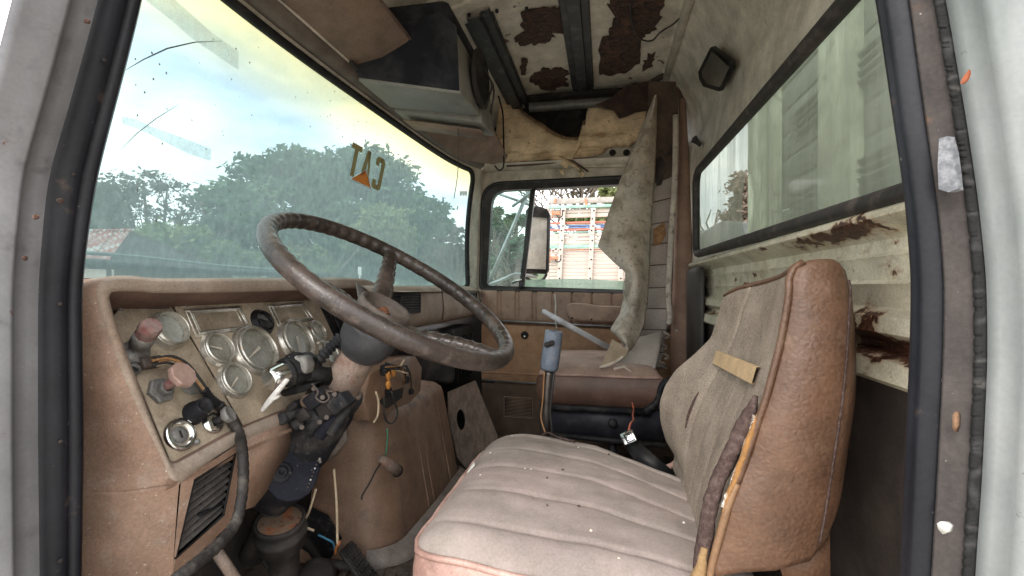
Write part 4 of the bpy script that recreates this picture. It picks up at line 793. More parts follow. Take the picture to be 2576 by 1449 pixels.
mk('lower_shaft', tube([CS(.50), V((-.80, .96, -.62))], .028, 16), m_pl, col)
gc, gn = U(704, 1305, Y=.93), V((.12, -.28, 1)).normalized()
ped = mk('steering_gear_cap', lathe(gc, gn, [(.03, -.16), (.035, -.085), (.048, -.07), (.050, -.045), (.054, -.042), (.055, -.030), (.048, -.027), (.048, -.015), (.0515, -.012), (.0525, -.002), (.050, .001), (.046, -.001), (.045, -.005)], 36), m_pl, col)
mk('rusty_cap_top', lathe(gc, gn, [(.0455, -.005), (.040, -.003), (.02, -.004), (0, -.004)], 30), M('rust_spotted_tin', (.15, .105, .07), .8, layers=[((.24, .085, .035), 30, .46, .58, 6), ((.09, .045, .03), 60, .55, .65, 5)], bump=[('noise', 90, .6)]), ped)
# turn signal switch
ts = thing('turn_signal_switch', U(720, 940, Y=.85), 'broken turn signal switch with chrome barrel and white lever beside the gauges', 'switch')
a = U(680, 955, Y=.80); b = U(740, 930, Y=.85); ax = (b-a).normalized()
mk('chrome_barrel', lathe(a, ax, [(.020, -.004), (.0235, 0), (.0245, .028), (.0245, .036)], 28), m_chrome, ts)
mk('barrel_cap', disc(a, ax, .020, 28, -.004), m_chrome, ts)
mk('black_ring', lathe(a, ax, [(.0246, .032), (.029, .031), (.030, .038), (.027, .042)], 28), m_blk, ts)
mk('switch_body', lathe(a, ax, [(.027, .038), (.033, .05), (.034, .068), (.028, .076), (.024, .095), (.0, .096)], 10), m_blk, ts, auto=30)
mk('switch_shell', wob(prism([U(x, y, Y=.835) for x, y in ((707, 905), (725, 895), (765, 898), (772, 918), (768, 945), (735, 925))], V((0, .03, 0))), .002, 40), m_grey, ts, bevel=.006)
mk('switch_neck', wob(tube([b, U(800, 945, Y=.89), U(830, 950, Y=.915)], [.026, .018, .022], 10), .005, 40), m_blk, ts)
mk('switch_wing', prism([U(x, y, Y=.85) for x, y in ((700, 985), (745, 968), (800, 962), (770, 985), (710, 1000))], V((0, .02, 0))), m_blk, ts, bevel=.004)
mk('white_lever', prism([U(x, y, Y=.775) for x, y in ((653, 1036), (656, 1028), (668, 1008), (684, 988), (716, 952), (724, 957), (694, 996), (702, 995), (697, 1003), (684, 1010), (660, 1036))], V((.001, .006, 0))), m_white, ts, bevel=.0015)
# thick taped cable looping from the valve over the panel to the floor
cp = [PX(*C2(560, 680), .03), PX(*C2(680, 665), .035), PX(*C2(790, 720), .035), PX(*C2(880, 830), .03), PX(*C2(950, 930), .02), PX(*C2(1030, 1000), .015), PX(*C2(1110, 1100), .015), PX(*C2(1165, 1200), .02), U(610, 1140, X=-.60), U(612, 1200, X=-.585), U(606, 1265, X=-.575), U(590, 1320, X=-.57), U(545, 1375, X=-.56), U(490, 1420, X=-.555), U(440, 1460, X=-.56), U(400, 1500, X=-.57)]
cb = thing('wiring_cable', cp[-1], 'thick taped black cable draped over the gauge panel and down past the knee vent', 'cable')
sp = spline(cp, 10); k0 = 48
mk('taped_sheath', tube(sp[k0:], lambda i: .0088+.0006*math.sin(i*1.9), 10), m_cable, cb)
mk('sheath_end', tube(sp[k0-14:k0+2], lambda i: .0065+.0014*(i % 2), 10), m_blk, cb)
for k in range(5):
    o = V((0, .006*math.cos(k*1.3), .006*math.sin(k*1.3))); mk('strand', tube([p+o for p in sp[:k0-8]], .0024, 6), [m_wirec, m_wired, m_wirec, m_wired, m_wirey][k], cb)
# ================================================================== driver seat
seat = thing('driver_seat', (0, .95, -.80), 'worn driver seat with dusty pinkish cushion and torn brown vinyl backrest', 'seat')
def yn(x): return interp(x, [-.32, -.2, 0, .2, .3], [.692, .683, .685, .69, .70])
def yf(x): return interp(x, [-.32, -.25, -.15, -.02, .1, .2, .3], [1.205, 1.255, 1.285, 1.262, 1.17, 1.09, 1.06])
def cush(s, t):
    """top surface of the cushion; s front to back, t near to far"""
    x = lerp(-.302, .215, s); y0, y1 = yn(x), yf(x)
    r = .055
    if s < .14:
        k = 1-s/.14; ins = r*(1-math.sqrt(max(0, 1-k*k))); y0 += ins; y1 -= ins*1.3
    y = lerp(y0, y1, t)
    e = min(1, s/.10, t/.10, (1-t)/.10); e = max(0, e); ed = 1-(1-e)**2.4
    z = -.418+.024*ed+.016*math.sin(math.pi*t)*math.sin(math.pi*min(1, s*1.1))+.012*math.exp(-((s-.16)/.14)**2)-.028*s*s
    for c in (.10, .30, .50, .70, .90):
        cc = c+.018*math.sin(3.2*s+c*3); z -= .0048*math.exp(-((t-cc)/.009)**2)*min(1, max(0, s-.02)/.2)+.0018*math.exp(-((t-cc)/.04)**2)*min(1, max(0, s-.03)/.2)
    z += .0025*mnoise.noise(V((x*14, y*14, 1)))+.002*mnoise.noise(V((x*5, y*30, 2)))
    return V((x, y, z))
S_, T_ = 70, 130
mk('seat_cushion', loft([[cush(i/S_, j/T_) for j in range(T_+1)] for i in range(S_+1)]), m_fabric, seat)
per = [cush(1-k/40, 0) for k in range(41)]+[cush(0, k/40) for k in range(1, 41)]+[cush(k/40, 1) for k in range(1, 41)]
cc = sum(per, V())/len(per)
def outw(p): d = V((p.x-cc.x, p.y-cc.y, 0)); return d.normalized()
skirt = [[p+V((0, 0, -.002)), p+outw(p)*.006+V((0, 0, -.012)), p+outw(p)*.012+V((0, 0, -.045)), p+outw(p)*.010+V((0, 0, -.085)), p+outw(p)*-.004+V((0, 0, -.115)), p+outw(p)*-.02+V((0, 0, -.13))] for p in per]
mk('cushion_side', loft(skirt), m_vinylpink, seat)
mk('cushion_piping', tube([p+outw(p)*.003+V((0, 0, -.003)) for p in per], .0052, 8), m_vinylpink, seat)
for k, (i0, i1) in enumerate(((8, 15), (20, 23))):
    P = [per[i]+outw(per[i])*.0045+V((0, 0, .001)) for i in range(i0, i1)]
    mk('cushion_tear', wob(tube(P, lambda i: .0055+.003*random.Random(i+k).random(), 6, flat=.55), .004, 90, k), m_white if k else M('grey_torn_lining', (.24, .23, .235), .9, layers=[((.5, .49, .49), 90, .5, .62, 4)], bump=[('noise', 200, .8)]), seat)
mk('seat_base', box((-.04, .96, -.68), (.40, .42, .26)), m_blkd, seat, bevel=.02)
# ---- backrest
ZB = [-.45, -.372, -.30, -.22, -.149, -.08, -.02, .015, .04]
def sx(z): return interp(z, [-.46, -.42, -.372, -.30, -.22, -.149, -.08, -.02, .04], [.136, .140, .150, .168, .194, .216, .234, .246, .254])   # near seam, X
def xb(z): return interp(z, [-.46, -.40, -.30, -.15, 0, .04], [.282, .292, .306, .322, .332, .330])
EDG = [U(px, py, Y=y) for px, py, y in ((1850, 705, 1.02), (1836, 720, 1.05), (1818, 748, 1.075), (1790, 850, 1.12), (1745, 893, 1.15), (1700, 930, 1.17), (1672, 970, 1.19), (1660, 1010, 1.20), (1662, 1060, 1.20), (1675, 1110, 1.20), (1700, 1150, 1.19), (1750, 1215, 1.17), (1800, 1285, 1.13))][::-1]
def byf(z): return sinterp(z, [p.z for p in EDG], [p.y for p in EDG], .02)
def exf(z): return sinterp(z, [p.z for p in EDG], [p.x for p in EDG], .015)
def byn(z): return interp(z, [-.46, -.3, -.1, .0, .04], [.700, .694, .70, .708, .725])
def bol(z): return max(-.01, sx(z)+.012-exf(z))
def front(t, z):
    y = lerp(byn(z), byf(z), t)
    xc = sx(z)+.016*math.sin(math.pi*min(1, t*1.2)) if t < .833 else sx(z)
    xc = sx(z)+.014*math.sin(math.pi*t)+.012*max(0, t)
    x = xc-bol(z)*max(0, (t-.45)/.55)**1.8
    for c in (.28, .42, .56): x += .003*math.exp(-((t-c)/.010)**2)*(1 if z < -.13 else 0)
    x += .006*math.exp(-((t-.70)/.012)**2)*(1 if z > -.33 else .4)
    x += .0022*mnoise.noise(V((y*12, z*12, 4)))
    return V((x, y, z))
def ztop(t): return .014-.030*t-.012*max(0, (t-.8)/.2)**2
FT = 60
fr = [[front(j/FT, lerp(-.43, ztop(j/FT), v)) for j in range(FT+1)] for v in np.linspace(0, 1, 60)]
def capfr(u):      # rounded top: rolls back and up
    out = []
    for j in range(FT+1):
        t = j/FT; p = front(t, ztop(t)); k = 1-math.cos(u*math.pi/2)
        out.append(V((lerp(p.x, (p.x+xb(0))/2, k), p.y-.03*t*k, p.z+.024*math.sin(u*math.pi/2))))
    return out
fr_fab = fr+[capfr(u) for u in (.15, .3)]
mk('backrest_fabric', loft(fr_fab), m_fabric2, seat)
# vinyl shell: near side, back, far side, lower skirt
vr = []
zb = [-.392, -.392, -.386, -.375, -.36, -.338, -.33, -.33, -.33, -.34, -.37, -.40, -.42]
TJ = [0, 0, 0, 0, 0, 0, .04, .3, .7, .94, 1, 1, 1]
def zt_(j): return ztop(TJ[j])
for v in np.linspace(0, 1, 44):
    r = []
    for j in range(13):
        z = lerp(zb[j], zt_(j), v); a = front(0, z); b = front(1, min(z, ztop(1))); X = xb(z)+.012*math.sin(math.pi*v); yN, yF_ = a.y, b.y
        bulge = math.sin(math.pi*min(1, v*1.05))**.5 if 0 < v < .95 else .2
        Q = [a, a+V((.004, -.008, 0)), V((lerp(a.x, X, .25), yN-.008-.010*bulge, z)), V((lerp(a.x, X, .5), yN-.008-.012*bulge, z)), V((lerp(a.x, X, .78), yN-.006-.010*bulge, z)), V((X-.012, yN-.002, z)), V((X, yN+.02, z)), V((X+.006, lerp(yN, yF_, .3), z)), V((X+.006, lerp(yN, yF_, .7), z)), V((X-.01, yF_-.03, z)), V((lerp(b.x, X, .7), yF_+.004, z)), V((lerp(b.x, X, .3), yF_+.006, z)), b]
        r.append(Q[j])
    vr.append(r)
# puckers in the vinyl
vr = [[p+V((0, .004*mnoise.noise(V((p.x*20, p.z*9, 7)))+.0035*math.sin(p.z*38+p.x*50)*max(0, min(1, (-.12-p.z)/.1)), 0)) if 0 < j < 6 else p for j, p in enumerate(r)] for r in vr]
vr.insert(0, [p+V((.012 if j < 3 else (-.012 if 3 < j < 7 else 0), .02 if j < 7 else -.01, -.006)) for j, p in enumerate(vr[0])])
top = vr[-1]; ct = sum(top, V())/len(top)
for u in (.3, .55, .8, 1.):
    k = 1-math.cos(u*math.pi/2); vr.append([V((lerp(p.x, .300, .75*k) if 0 < j < 12 else capfr(u)[0 if j == 0 else FT].x, lerp(p.y, ct.y, .10*k), p.z+.026*math.sin(u*math.pi/2))) for j, p in enumerate(top)])
nv = len(vr[0]); g = loft(vr, False)
mk('backrest_top', loft([[capfr(.3)[j]+V((0, 0, -.001)), capfr(.6)[j]+V((0, 0, .001)), capfr(1.)[j]+V((0, 0, .002)), V((.305, capfr(1.)[j].y, capfr(1.)[j].z+.001)), V((.318, capfr(1.)[j].y, capfr(1.)[j].z-.006)), V((.330, capfr(1.)[j].y, capfr(1.)[j].z-.03))] for j in range(4, FT+1, 2)]), m_vinyl, seat)
mk('backrest_shell', g, m_vinyl, seat)
seam = [front(0, z)+V((-.002, -.003, 0)) for z in np.linspace(-.40, .012, 50)]+[capfr(u)[0]+V((0, -.002, .002)) for u in (.3, .6)]
mk('backrest_piping', tube(seam[16:], .0050, 8), m_vinyl, seat)
mk('faded_piping', tube(seam[:17], .0054, 8), M('orange_tan_piping', (.19, .105, .055), .55, layers=[((.29, .17, .09), 20, .45, .7, 5)]), seat)
mk('top_piping', tube([capfr(.3)[j]+V((0, 0, .001)) for j in range(0, FT+1, 3)], .0042, 8), m_vinyl, seat)
bseam = [V((lerp(front(0, z).x, xb(z), .80), front(0, z).y-.0175, z)) for z in np.linspace(-.33, .01, 40)]
mk('shell_seam', tube(bseam, .0016, 5), m_felt, seat)
# torn seam: dark felt roll and orange foam showing
tz = np.linspace(-.41, -.15, 34)
mk('torn_felt_edge', wob(tube([front(.012, z)+V((-.010-.010*math.sin((z+.41)/.26*math.pi), .006+.004*math.sin(z*40), 0)) for z in tz], lambda i: .0105*min(1, (len(tz)-i)/6+.15), 9), .002, 90, 1), m_felt, seat)
mk('exposed_foam', wob(tube([front(0, z)+V((-.006, -.0035, 0)) for z in tz[13:-2]], lambda i: .0042*min(1, (19-i)/7+.2, i/5+.25), 8), .0018, 110, 4), m_foam, seat)
mk('foam_crumbs', wob(tube([front(0, z)+V((-.008, -.002, 0)) for z in tz[14:-3]], lambda i: .0018+.0016*random.Random(i).random(), 6), .002, 240, 2), M('foam_crumb', (.35, .27, .2), 1, layers=[((.7, .65, .6), 160, .5, .6, 3), ((.1, .07, .05), 130, .5, .62, 3)]), seat)
mk('foam_corner', wob(tube([front(.01, z)+V((-.016, -.006, 0)) for z in np.linspace(-.405, -.36, 8)], lambda i: .010-.0009*i, 8), .003, 80, 2), M('yellowed_foam', (.27, .17, .08), .95, bump=[('noise', 150, .9)]), seat)
# tan tag strip across the back
tgp = []; tga, tgb = front(.17, -.119)+V((-.007, 0, 0)), front(.80, -.130)+V((-.006, 0, 0))
for y in np.linspace(.775, 1.075, 14):
    def fx(z): return front((y-byn(z))/(byf(z)-byn(z)), z)+V((-.004, 0, 0))
    k = (y-.775)/.3; q_ = tga.lerp(tgb, k); e_ = V((-.007, 0, -.026)); tgp.append([q_+V((.006, 0, 0)), q_, q_+e_, q_+e_+V((.006, 0, 0))])
mk('label_strip', loft(tgp), m_tag, seat, smooth=False)
mk('stitch_tear', tube([front(.74, z)+V((-.001, 0, 0)) for z in np.linspace(-.30, -.22, 8)], lambda i: .0032*math.sin(math.pi*(i+.5)/8)+.0006, 6), m_felt, seat)
mk('lower_flap', wob(prism([U(x, y, Y=.715) for x, y in ((1950, 1385), (2085, 1320), (2092, 1500), (1985, 1500))], (0, .006, 0)), .004, 20), m_vinyl, seat)
# ================================================================== passenger seat
ps = thing('passenger_seat', (0, 2.0, -.80), 'low brown vinyl passenger seat on a black frame behind the gear lever', 'seat')
def pc(s, t):
    x = lerp(-.235, .20, s); y = lerp(1.74, 2.26, t); e = max(0, min(1, s/.12, t/.12, (1-t)/.12, (1-s)/.08)); 
    ins = .03*(1-min(1, s/.1)); y = lerp(y, 2.0, ins)
    return V((x, y, -.318+.030*(1-(1-e)**2.2)+.012*math.sin(math.pi*t)*math.sin(math.pi*s)+.003*mnoise.noise(V((x*10, y*10, 3)))))
mk('seat_cushion', loft([[pc(i/30, j/36) for j in range(37)] for i in range(31)]), M('dusty_pink_brown_vinyl', (.30, .20, .155), .7, layers=[((.36, .255, .2), 8, .4, .7, 5), ((.2, .13, .1), 30, .6, .75, 5, None, .6)], bump=[('noise', 120, .3)]), ps)
pper = [pc(1-k/20, 0) for k in range(21)]+[pc(0, k/20) for k in range(1, 21)]
mk('cushion_side', loft([[p, p+V((0, -.012, -.02)) if i < 20 else p+V((-.012, 0, -.02)), p+(V((0, -.016, -.06)) if i < 20 else V((-.016, 0, -.06))), p+V((0, -.004, -.105)), p+V((0, .02, -.118))] for i, p in enumerate(pper)]), M('dark_red_brown_vinyl', (.115, .06, .042), .5, layers=[((.16, .095, .07), 6, .45, .7, 5)], bump=[('noise', 120, .25)]), ps)
mk('cushion_piping', tube([p+V((0, -.003, .0)) for p in pper], .005, 8), m_vinylpink, ps)
mk('tear', wob(tube([pc(.62, .05), pc(.70, .08), pc(.76, .04)], [.006, .012, .005], 7, flat=.4), .006, 60), m_needle, ps)
def bar(a, b, r=.012, name='frame_rail'): mk(name, tube([a, b], r, 10), m_blkd, ps)
bar(V((-.23, 1.73, -.435)), V((.16, 1.73, -.437)), .012); bar(V((-.23, 1.73, -.535)), V((.21, 1.73, -.552)), .010)
mk('frame_plate', box((-.01, 1.752, -.49), (.45, .012, .11)), M('blue_black_steel', (.020, .021, .03), .6, layers=[((.05, .05, .055), 20, .5, .7, 5)]), ps)
mk('frame_boss', lathe(V((.03, 1.745, -.485)), (0, -1, 0), [(.016, 0), (.016, .012), (.010, .016), (0, .016)], 18), m_blkd, ps)
mk('frame_hinge', tube(spline([V((.14, 1.73, -.437)), V((.18, 1.73, -.40)), V((.20, 1.73, -.34)), V((.24, 1.74, -.32))], 5), .012, 8), m_blkd, ps)
mk('frame_hinge', lathe(V((.225, 1.74, -.40)), (0, -1, 0), [(.05, -.01), (.05, .012), (.034, .014), (.03, .004), (0, .004)], 24), m_blk, ps)
for x in (-.15, .03): mk('frame_leg', tube([V((x, 1.78, -.54)), V((x, 1.78, -.80))], .018, 10), m_blkd, ps)
pbr = [[V((x, y, z)) for x, y in ((.352, 1.90), (.346, 1.95), (.346, 2.1), (.352, 2.18), (.37, 2.19), (.382, 2.16), (.382, 1.94), (.37, 1.89))] for z in (-.40, -.3, -.1, .06)]
pbr.append([V((lerp(p.x, .365, .4), lerp(p.y, 2.04, .12), .082)) for p in pbr[-1]]); g = loft(pbr, True, True)
mk('backrest', g, M('near_black_vinyl', (.03, .024, .022), .55, layers=[((.06, .05, .045), 10, .45, .7, 5)]), ps, bevel=.01)
# ================================================================== engine cover
ec = thing('engine_cover', (-.8, 1.6, -.80), 'scuffed brown engine cover hump with rounded corner between the footwells', 'engine cover')
prof_ = []
def ecrow(z, k):      # plan outline at height z: near side -> rounded corner -> rear face -> far corner
    xr_ = lerp(-.592, -.66, k); y0 = lerp(1.25, 1.30, k); y1 = lerp(1.935, 1.90, k); r = .10
    pts = [V((-1.06, y0-.02, z)), V((-.85, y0-.01, z))]
    pts += [V((xr_-r+r*math.sin(a), y0+r-r*math.cos(a), z)) for a in np.linspace(0, math.pi/2, 8)]
    r2 = .045
    pts += [V((xr_+.006, lerp(y0, y1, .5), z))]
    pts += [V((xr_-r2+r2*math.cos(a), y1-r2+r2*math.sin(a), z)) for a in np.linspace(0, math.pi/2, 7)]
    pts += [V((-1.06, y1, z))]
    return pts
er = [ecrow(z, (z+.80)/.42) for z in np.linspace(-.80, -.43, 14)]
last = er[-1]
for u in (.35, .7, 1):
    k = 1-math.cos(u*math.pi/2); er.append([V((p.x-.05*k, lerp(p.y, 1.6, .10*k), -.43+.045*math.sin(u*math.pi/2))) for p in last])
er = [[p+mnoise.noise_vector(p*6)*.003 for p in r] for r in er]
g = loft(er); n0 = len(er[0])*(len(er)-1); g[1].append(tuple(n0+j for j in range(len(er[0]))))
mk('cover_shell', g, m_cover, ec)
fl = ecrow(-.80, 0)
mk('base_flange', loft([[p+V((.002 if p.x > -.7 else 0, 0, .05)), p+(V((.03, 0, .035)) if p.x > -.66 else V((.012, -.02, .035))), p+(V((.045, 0, .004)) if p.x > -.66 else V((.02, -.03, .004)))] for p in fl[3:-1]]), M('worn_cover_flange', (.27, .23, .2), .6, layers=[((.16, .12, .1), 14, .45, .7, 6)], bump=[('noise', 60, .4)]), ec)
for y in (1.55, 1.60, 1.78): mk('moulded_rib', tube([V((lerp(-.59, -.655, k), y, lerp(-.76, -.42, k))) for k in np.linspace(0, 1, 8)], .004, 6), m_cover, ec)
mk('torn_patch', wob(prism([V((x, 1.246, z)) for x, z in ((-.90, -.79), (-.78, -.78), (-.74, -.72), (-.78, -.66), (-.84, -.64), (-.92, -.66))], (0, -.004, 0)), .008, 20), m_blkd, ec, smooth=False)
# ================================================================== plywood board with a hole
BO = (U(1185, 1060, Y=2.05), V((.55, -.80, .25)).normalized())
bo = [U(x, y, plane=BO) for x, y in ((1127, 986), (1196, 957), (1252, 1096), (1248, 1140), (1172, 1178), (1150, 1150), (1128, 1050))]
hl = [U(1160+11*math.cos(a), 1056+26*math.sin(a)+4*math.cos(a), plane=BO) for a in np.linspace(0, 2*math.pi, 25)[:-1]]
ctr_ = sum(hl, V())/len(hl)
e1b = (bo[1]-bo[0]).normalized(); e2b = BO[1].cross(e1b)
bd = []
for i in range(len(bo)):
    for k in range(8): bd.append(bo[i].lerp(bo[(i+1) % len(bo)], k/8))
def ang(p): q = p-ctr_; return math.atan2(q.dot(e2b), q.dot(e1b))
bd.sort(key=ang); hs = densify([tuple(p) for p in hl], .004)
hh = [V(min(hs, key=lambda q: abs((ang(V(q))-ang(p)+math.pi) % (2*math.pi)-math.pi))) for p in bd]
n_ = len(bd); off = BO[1]*-.012; vv_ = bd+hh+[p+off for p in bd]+[p+off for p in hh]; ff = []
for i in range(n_):
    j = (i+1) % n_
    ff += [(i, j, n_+j, n_+i), (2*n_+i, 3*n_+i, 3*n_+j, 2*n_+j), (i, 2*n_+i, 2*n_+j, j), (n_+i, n_+j, 3*n_+j, 3*n_+i)]
o = mk('plywood_board', (vv_, ff), m_wood, None, smooth=False); tag(o, 'weathered grey plywood board with an oval hole leaning in the passenger footwell', 'board')
# ================================================================== gear lever
gl = thing('gear_lever', V((-.165, 1.45, -.80)), 'gear lever with cracked blue grey grip on a bent steel shaft', 'gear lever')
g0, g1 = U(1394, 832, Y=1.45), U(1381, 932, Y=1.45); ax = (g1-g0).normalized()
mk('grip', lathe(g0, ax, [(.018, .004), (.0235, 0), (.0265, .002), (.0275, .03), (.0285, .075), (.0275, .115), (.024, .122), (.012, .122)], 24), m_bluegrey, gl)
mk('grip_top', lathe(g0, ax, [(.0235, .001), (.021, .010), (.0, .012)], 24), m_grey, gl)
mk('selector_switch', box(U(1382, 865, Y=1.416), (.034, .014, .016), V((.9, 0, .3)), V((0, 1, 0)), V((-.3, 0, .9))), m_pl, gl, bevel=.005)
mk('grip_flute', prism([U(x, y, Y=1.4205) for x, y in ((1374, 900), (1378, 890), (1383, 900), (1381, 918), (1372, 918))], V((0, .003, 0))), m_bluegrey, gl, smooth=False)
mk('shaft', tube(spline([g1, U(1376, 990, Y=1.45), U(1373, 1060, Y=1.45), V((-.185, 1.45, -.55)), V((-.20, 1.45, -.80))], 6), .0145, 12), M('greasy_steel', (.16, .14, .125), .35, .7, layers=[((.07, .055, .05), 12, .45, .7, 6)]), gl)
mk('air_line', tube(spline([g1+V((.018, -.01, 0)), U(1389, 980, Y=1.43), U(1384, 1040, Y=1.43), U(1388, 1085, Y=1.43), V((-.17, 1.43, -.60))], 6), .004, 6), m_wired, gl)
mk('air_line', tube(spline([g1+V((-.012, -.02, 0)), U(1366, 1000, Y=1.43), U(1361, 1050, Y=1.42), U(1372, 1090, Y=1.40)], 6), .0025, 6), m_wirec, gl)
# ================================================================== flat metal bar, buckle, small things
a, b = U(1362, 782, Y=1.95), U(1540, 880, Y=1.98); dr = (b-a).normalized(); up_ = V((0, 0, 1)); up_ = (up_-dr*up_.dot(dr)).normalized(); sd = dr.cross(up_)
o = mk('flat_bar', prism([a+up_*.009, a+dr*.008+up_*.013, a+dr*.12+up_*.013, b+up_*.012, b-up_*.010, a+dr*.10-up_*.010, a+dr*.004-up_*.008], sd*.006), m_alu, None, bevel=.0015); tag(o, 'slanting pale metal bar leaning over the passenger seat', 'metal bar')
bk = thing('seat_belt_buckle', U(1590, 1110, Y=1.33), 'chrome square seat belt buckle on a black strap between the seats', 'buckle')
BK = (U(1582, 1102, Y=1.33), V((-.25, -.85, .45)).normalized())
def bkp(pts, h): return [U(x, y, plane=(BK[0]+BK[1]*h, BK[1])) for x, y in pts]
mk('buckle_case', prism(bkp([(1559, 1095), (1591, 1080), (1607, 1110), (1573, 1126)], 0), BK[1]*.012), m_chrome, bk, bevel=.004)
mk('button_frame', tube(bkp([(1569, 1095), (1586, 1088), (1596, 1106), (1579, 1114)], .013), .0025, 6, closed=True), m_blk, bk)
mk('release_button', prism(bkp([(1572, 1097), (1585, 1091), (1592, 1105), (1579, 1111)], .010), BK[1]*.005), m_chrome, bk, bevel=.002)
mk('strap', loft([[p+V((0, 0, .0)), q] for p, q in ((U(1574, 1124, Y=1.335), U(1606, 1110, Y=1.335)), (U(1600, 1165, Y=1.30), U(1640, 1140, Y=1.30)), (U(1650, 1215, Y=1.27), U(1700, 1190, Y=1.27)))]), m_blk, bk, solid=.008)
o = mk('tie_wire', tube(spline([U(1590, 1012, Y=1.70), U(1594, 1030, Y=1.68), U(1592, 1045, Y=1.55), U(1594, 1056, Y=1.42), U(1586, 1066, Y=1.36), U(1582, 1082, Y=1.33)], 6), .0032, 6), m_wirer, None); tag(o, 'thin red wire tied between the passenger seat frame and the buckle', 'wire')
o = mk('hose', tube(spline([U(1668, 1180, Y=1.30), U(1690, 1172, Y=1.28), U(1712, 1160, Y=1.27), U(1730, 1185, Y=1.26), U(1760, 1225, Y=1.22)], 6), .008, 8), m_vinylpink, None); tag(o, 'pinkish hose end poking out behind the driver cushion', 'hose')
o = mk('twig_debris', wob(tube(spline([cush(.26, .985)+V((0, 0, .004)), cush(.30, .96)+V((0, 0, .012)), cush(.36, .93)+V((0, 0, .004)), cush(.44, .92)+V((0, 0, .003))], 6), .0028, 6), .003, 120), m_felt, None); tag(o, 'small dark twig lying on the far edge of the driver cushion', 'twig')
for i in range(16):
    r = random.Random(i+40); p = cush(r.uniform(.05, .95), r.uniform(.05, .95)); o = mk('crumb', wob(lathe(p+V((0, 0, .0005)), (0, 0, 1), [(.0028*r.uniform(.6, 1.4), 0), (.0018, .0018), (0, .002)], 6), .0012, 300, i), [m_white, m_felt, m_needle][i % 3], None)
    tag(o, ('tiny white crumb on the pinkish driver cushion', 'tiny dark crumb on the pinkish driver cushion', 'tiny tan crumb on the pinkish driver cushion')[i % 3], 'crumb', ('white crumbs on the cushion', 'dark crumbs on the cushion', 'tan crumbs on the cushion')[i % 3])
o = mk('paper_scrap', wob(prism([cush(.02, .62)+V((0, 0, .003)), cush(.04, .60)+V((0, 0, .008)), cush(.05, .57)+V((0, 0, .004)), cush(.02, .58)+V((0, 0, .002))], (0, 0, .003)), .003, 150), m_white, None, smooth=False); tag(o, 'white paper scrap on the front edge of the driver cushion', 'paper scrap')
# ---- hanging wires
def wire(pts, r, mt, label, n=6): o = mk('loose_wire', tube(spline(pts, n), r, 6), mt, None); tag(o, label, 'wire'); return o
wire([U(840, 1180, Y=1.05), U(845, 1240, Y=1.05), U(848, 1300, Y=1.06), U(849, 1368, Y=1.07)], .0032, m_wirey, 'straight cream wire hanging in front of the dark cover patch')
wire([U(795, 1230, Y=1.02), U(780, 1280, Y=1.02), U(765, 1320, Y=1.03), U(790, 1335, Y=1.04)], .003, m_wirey, 'cream wire curling below the steering column')
wire([U(850, 1372, Y=1.07), U(855, 1362, Y=1.075), U(846, 1376, Y=1.08), U(843, 1392, Y=1.10)], .003, M('orange_wire', (.5, .16, .04), .5), 'short orange wire end by the dark floor plug')
wire([U(800, 1345, Y=1.05), U(820, 1355, Y=1.06), U(838, 1366, Y=1.07), U(842, 1385, Y=1.1)], .0026, m_wireb, 'thin blue wire running to the dark floor plug')
wire([U(985, 985, X=-.56), U(1000, 1040, X=-.56), U(985, 1065, X=-.56), U(968, 1050, X=-.56), U(966, 1000, X=-.56)], .0028, m_wired, 'dark wire looping below the torn switch pod')
wire([U(945, 985, X=-.57), U(952, 1010, X=-.565), U(950, 1045, X=-.565), U(940, 1062, X=-.565)], .0028, m_wirey, 'short cream wire curving out of the torn switch pod')
wire([U(975, 1078, X=-.57), U(974, 1110, X=-.57), U(970, 1150, X=-.57)], .0022, m_wireg, 'thin green wire above the dangling rusty connector')
dc = thing('dangling_connector', U(982, 1175, X=-.565), 'rusty bulb socket dangling in front of the brown engine cover', 'connector')
a, b = U(960, 1155, X=-.565), U(1000, 1185, X=-.56)
mk('socket_body', tube([a, a.lerp(b, .45), b], [.011, .014, .015], 12), m_rusttube, dc); mk('socket_mouth', lathe(b, b-a, [(.015, -.006), (.017, 0), (.014, .004), (.011, 0), (0, -.004)], 14), m_blkd, dc)
wire([U(962, 1160, X=-.565), U(945, 1185, X=-.565), U(930, 1215, X=-.565), U(912, 1245, X=-.565), U(910, 1255, X=-.56)], .0024, m_wired, 'dark wire trailing left from the rusty bulb socket')
# ---- footwell
fm = thing('floor_mat', (-.6, 1.05, -.80), 'grooved dark rubber floor mat in front of the driver cushion', 'floor mat')
for k in range(9):
    x = -.70+k*.035; mk('mat_rib', box((x, 1.02, -.785), (.022, .42, .014), V((.97, .22, 0)), V((-.22, .97, 0))), m_floor if k % 2 else M('grey_brown_mat_rib', (.11, .09, .075), .9, bump=[('noise', 60, .8)]), fm, bevel=.004)
def pedal(name, px, py, y, label, w=.07, h=.11):
    c = U(px, py, Y=y); t = thing(name, c+V((0, 0, -.06)), label, 'pedal'); n = V((.75, -.05, .65)).normalized(); ex = V((0, 1, 0)); ez = n.cross(ex)
    pd = mk('pedal_pad', box(c, (w, h, .012), ex, ez, n), m_pl, t, bevel=.005)
    for i in range(6): 
        for j in range(5): mk('tread', box(c+ex*((j-2)*w*.18)+ez*((i-2.5)*h*.15)+n*.007, (w*.12, h*.08, .004), ex, ez, n), m_pl, pd)
    mk('pedal_arm', tube([c-n*.006, c-n*.08+V((-.06, 0, .05)), c+V((-.25, 0, .18))], .012, 8), m_pl, t)
pedal('brake_pedal', 690, 1400, 1.0, 'dusty ribbed brake pedal below the steering gear cap'); pedal('accelerator_pedal', 905, 1425, 1.16, 'dark accelerator pedal near the engine cover', .06, .13)
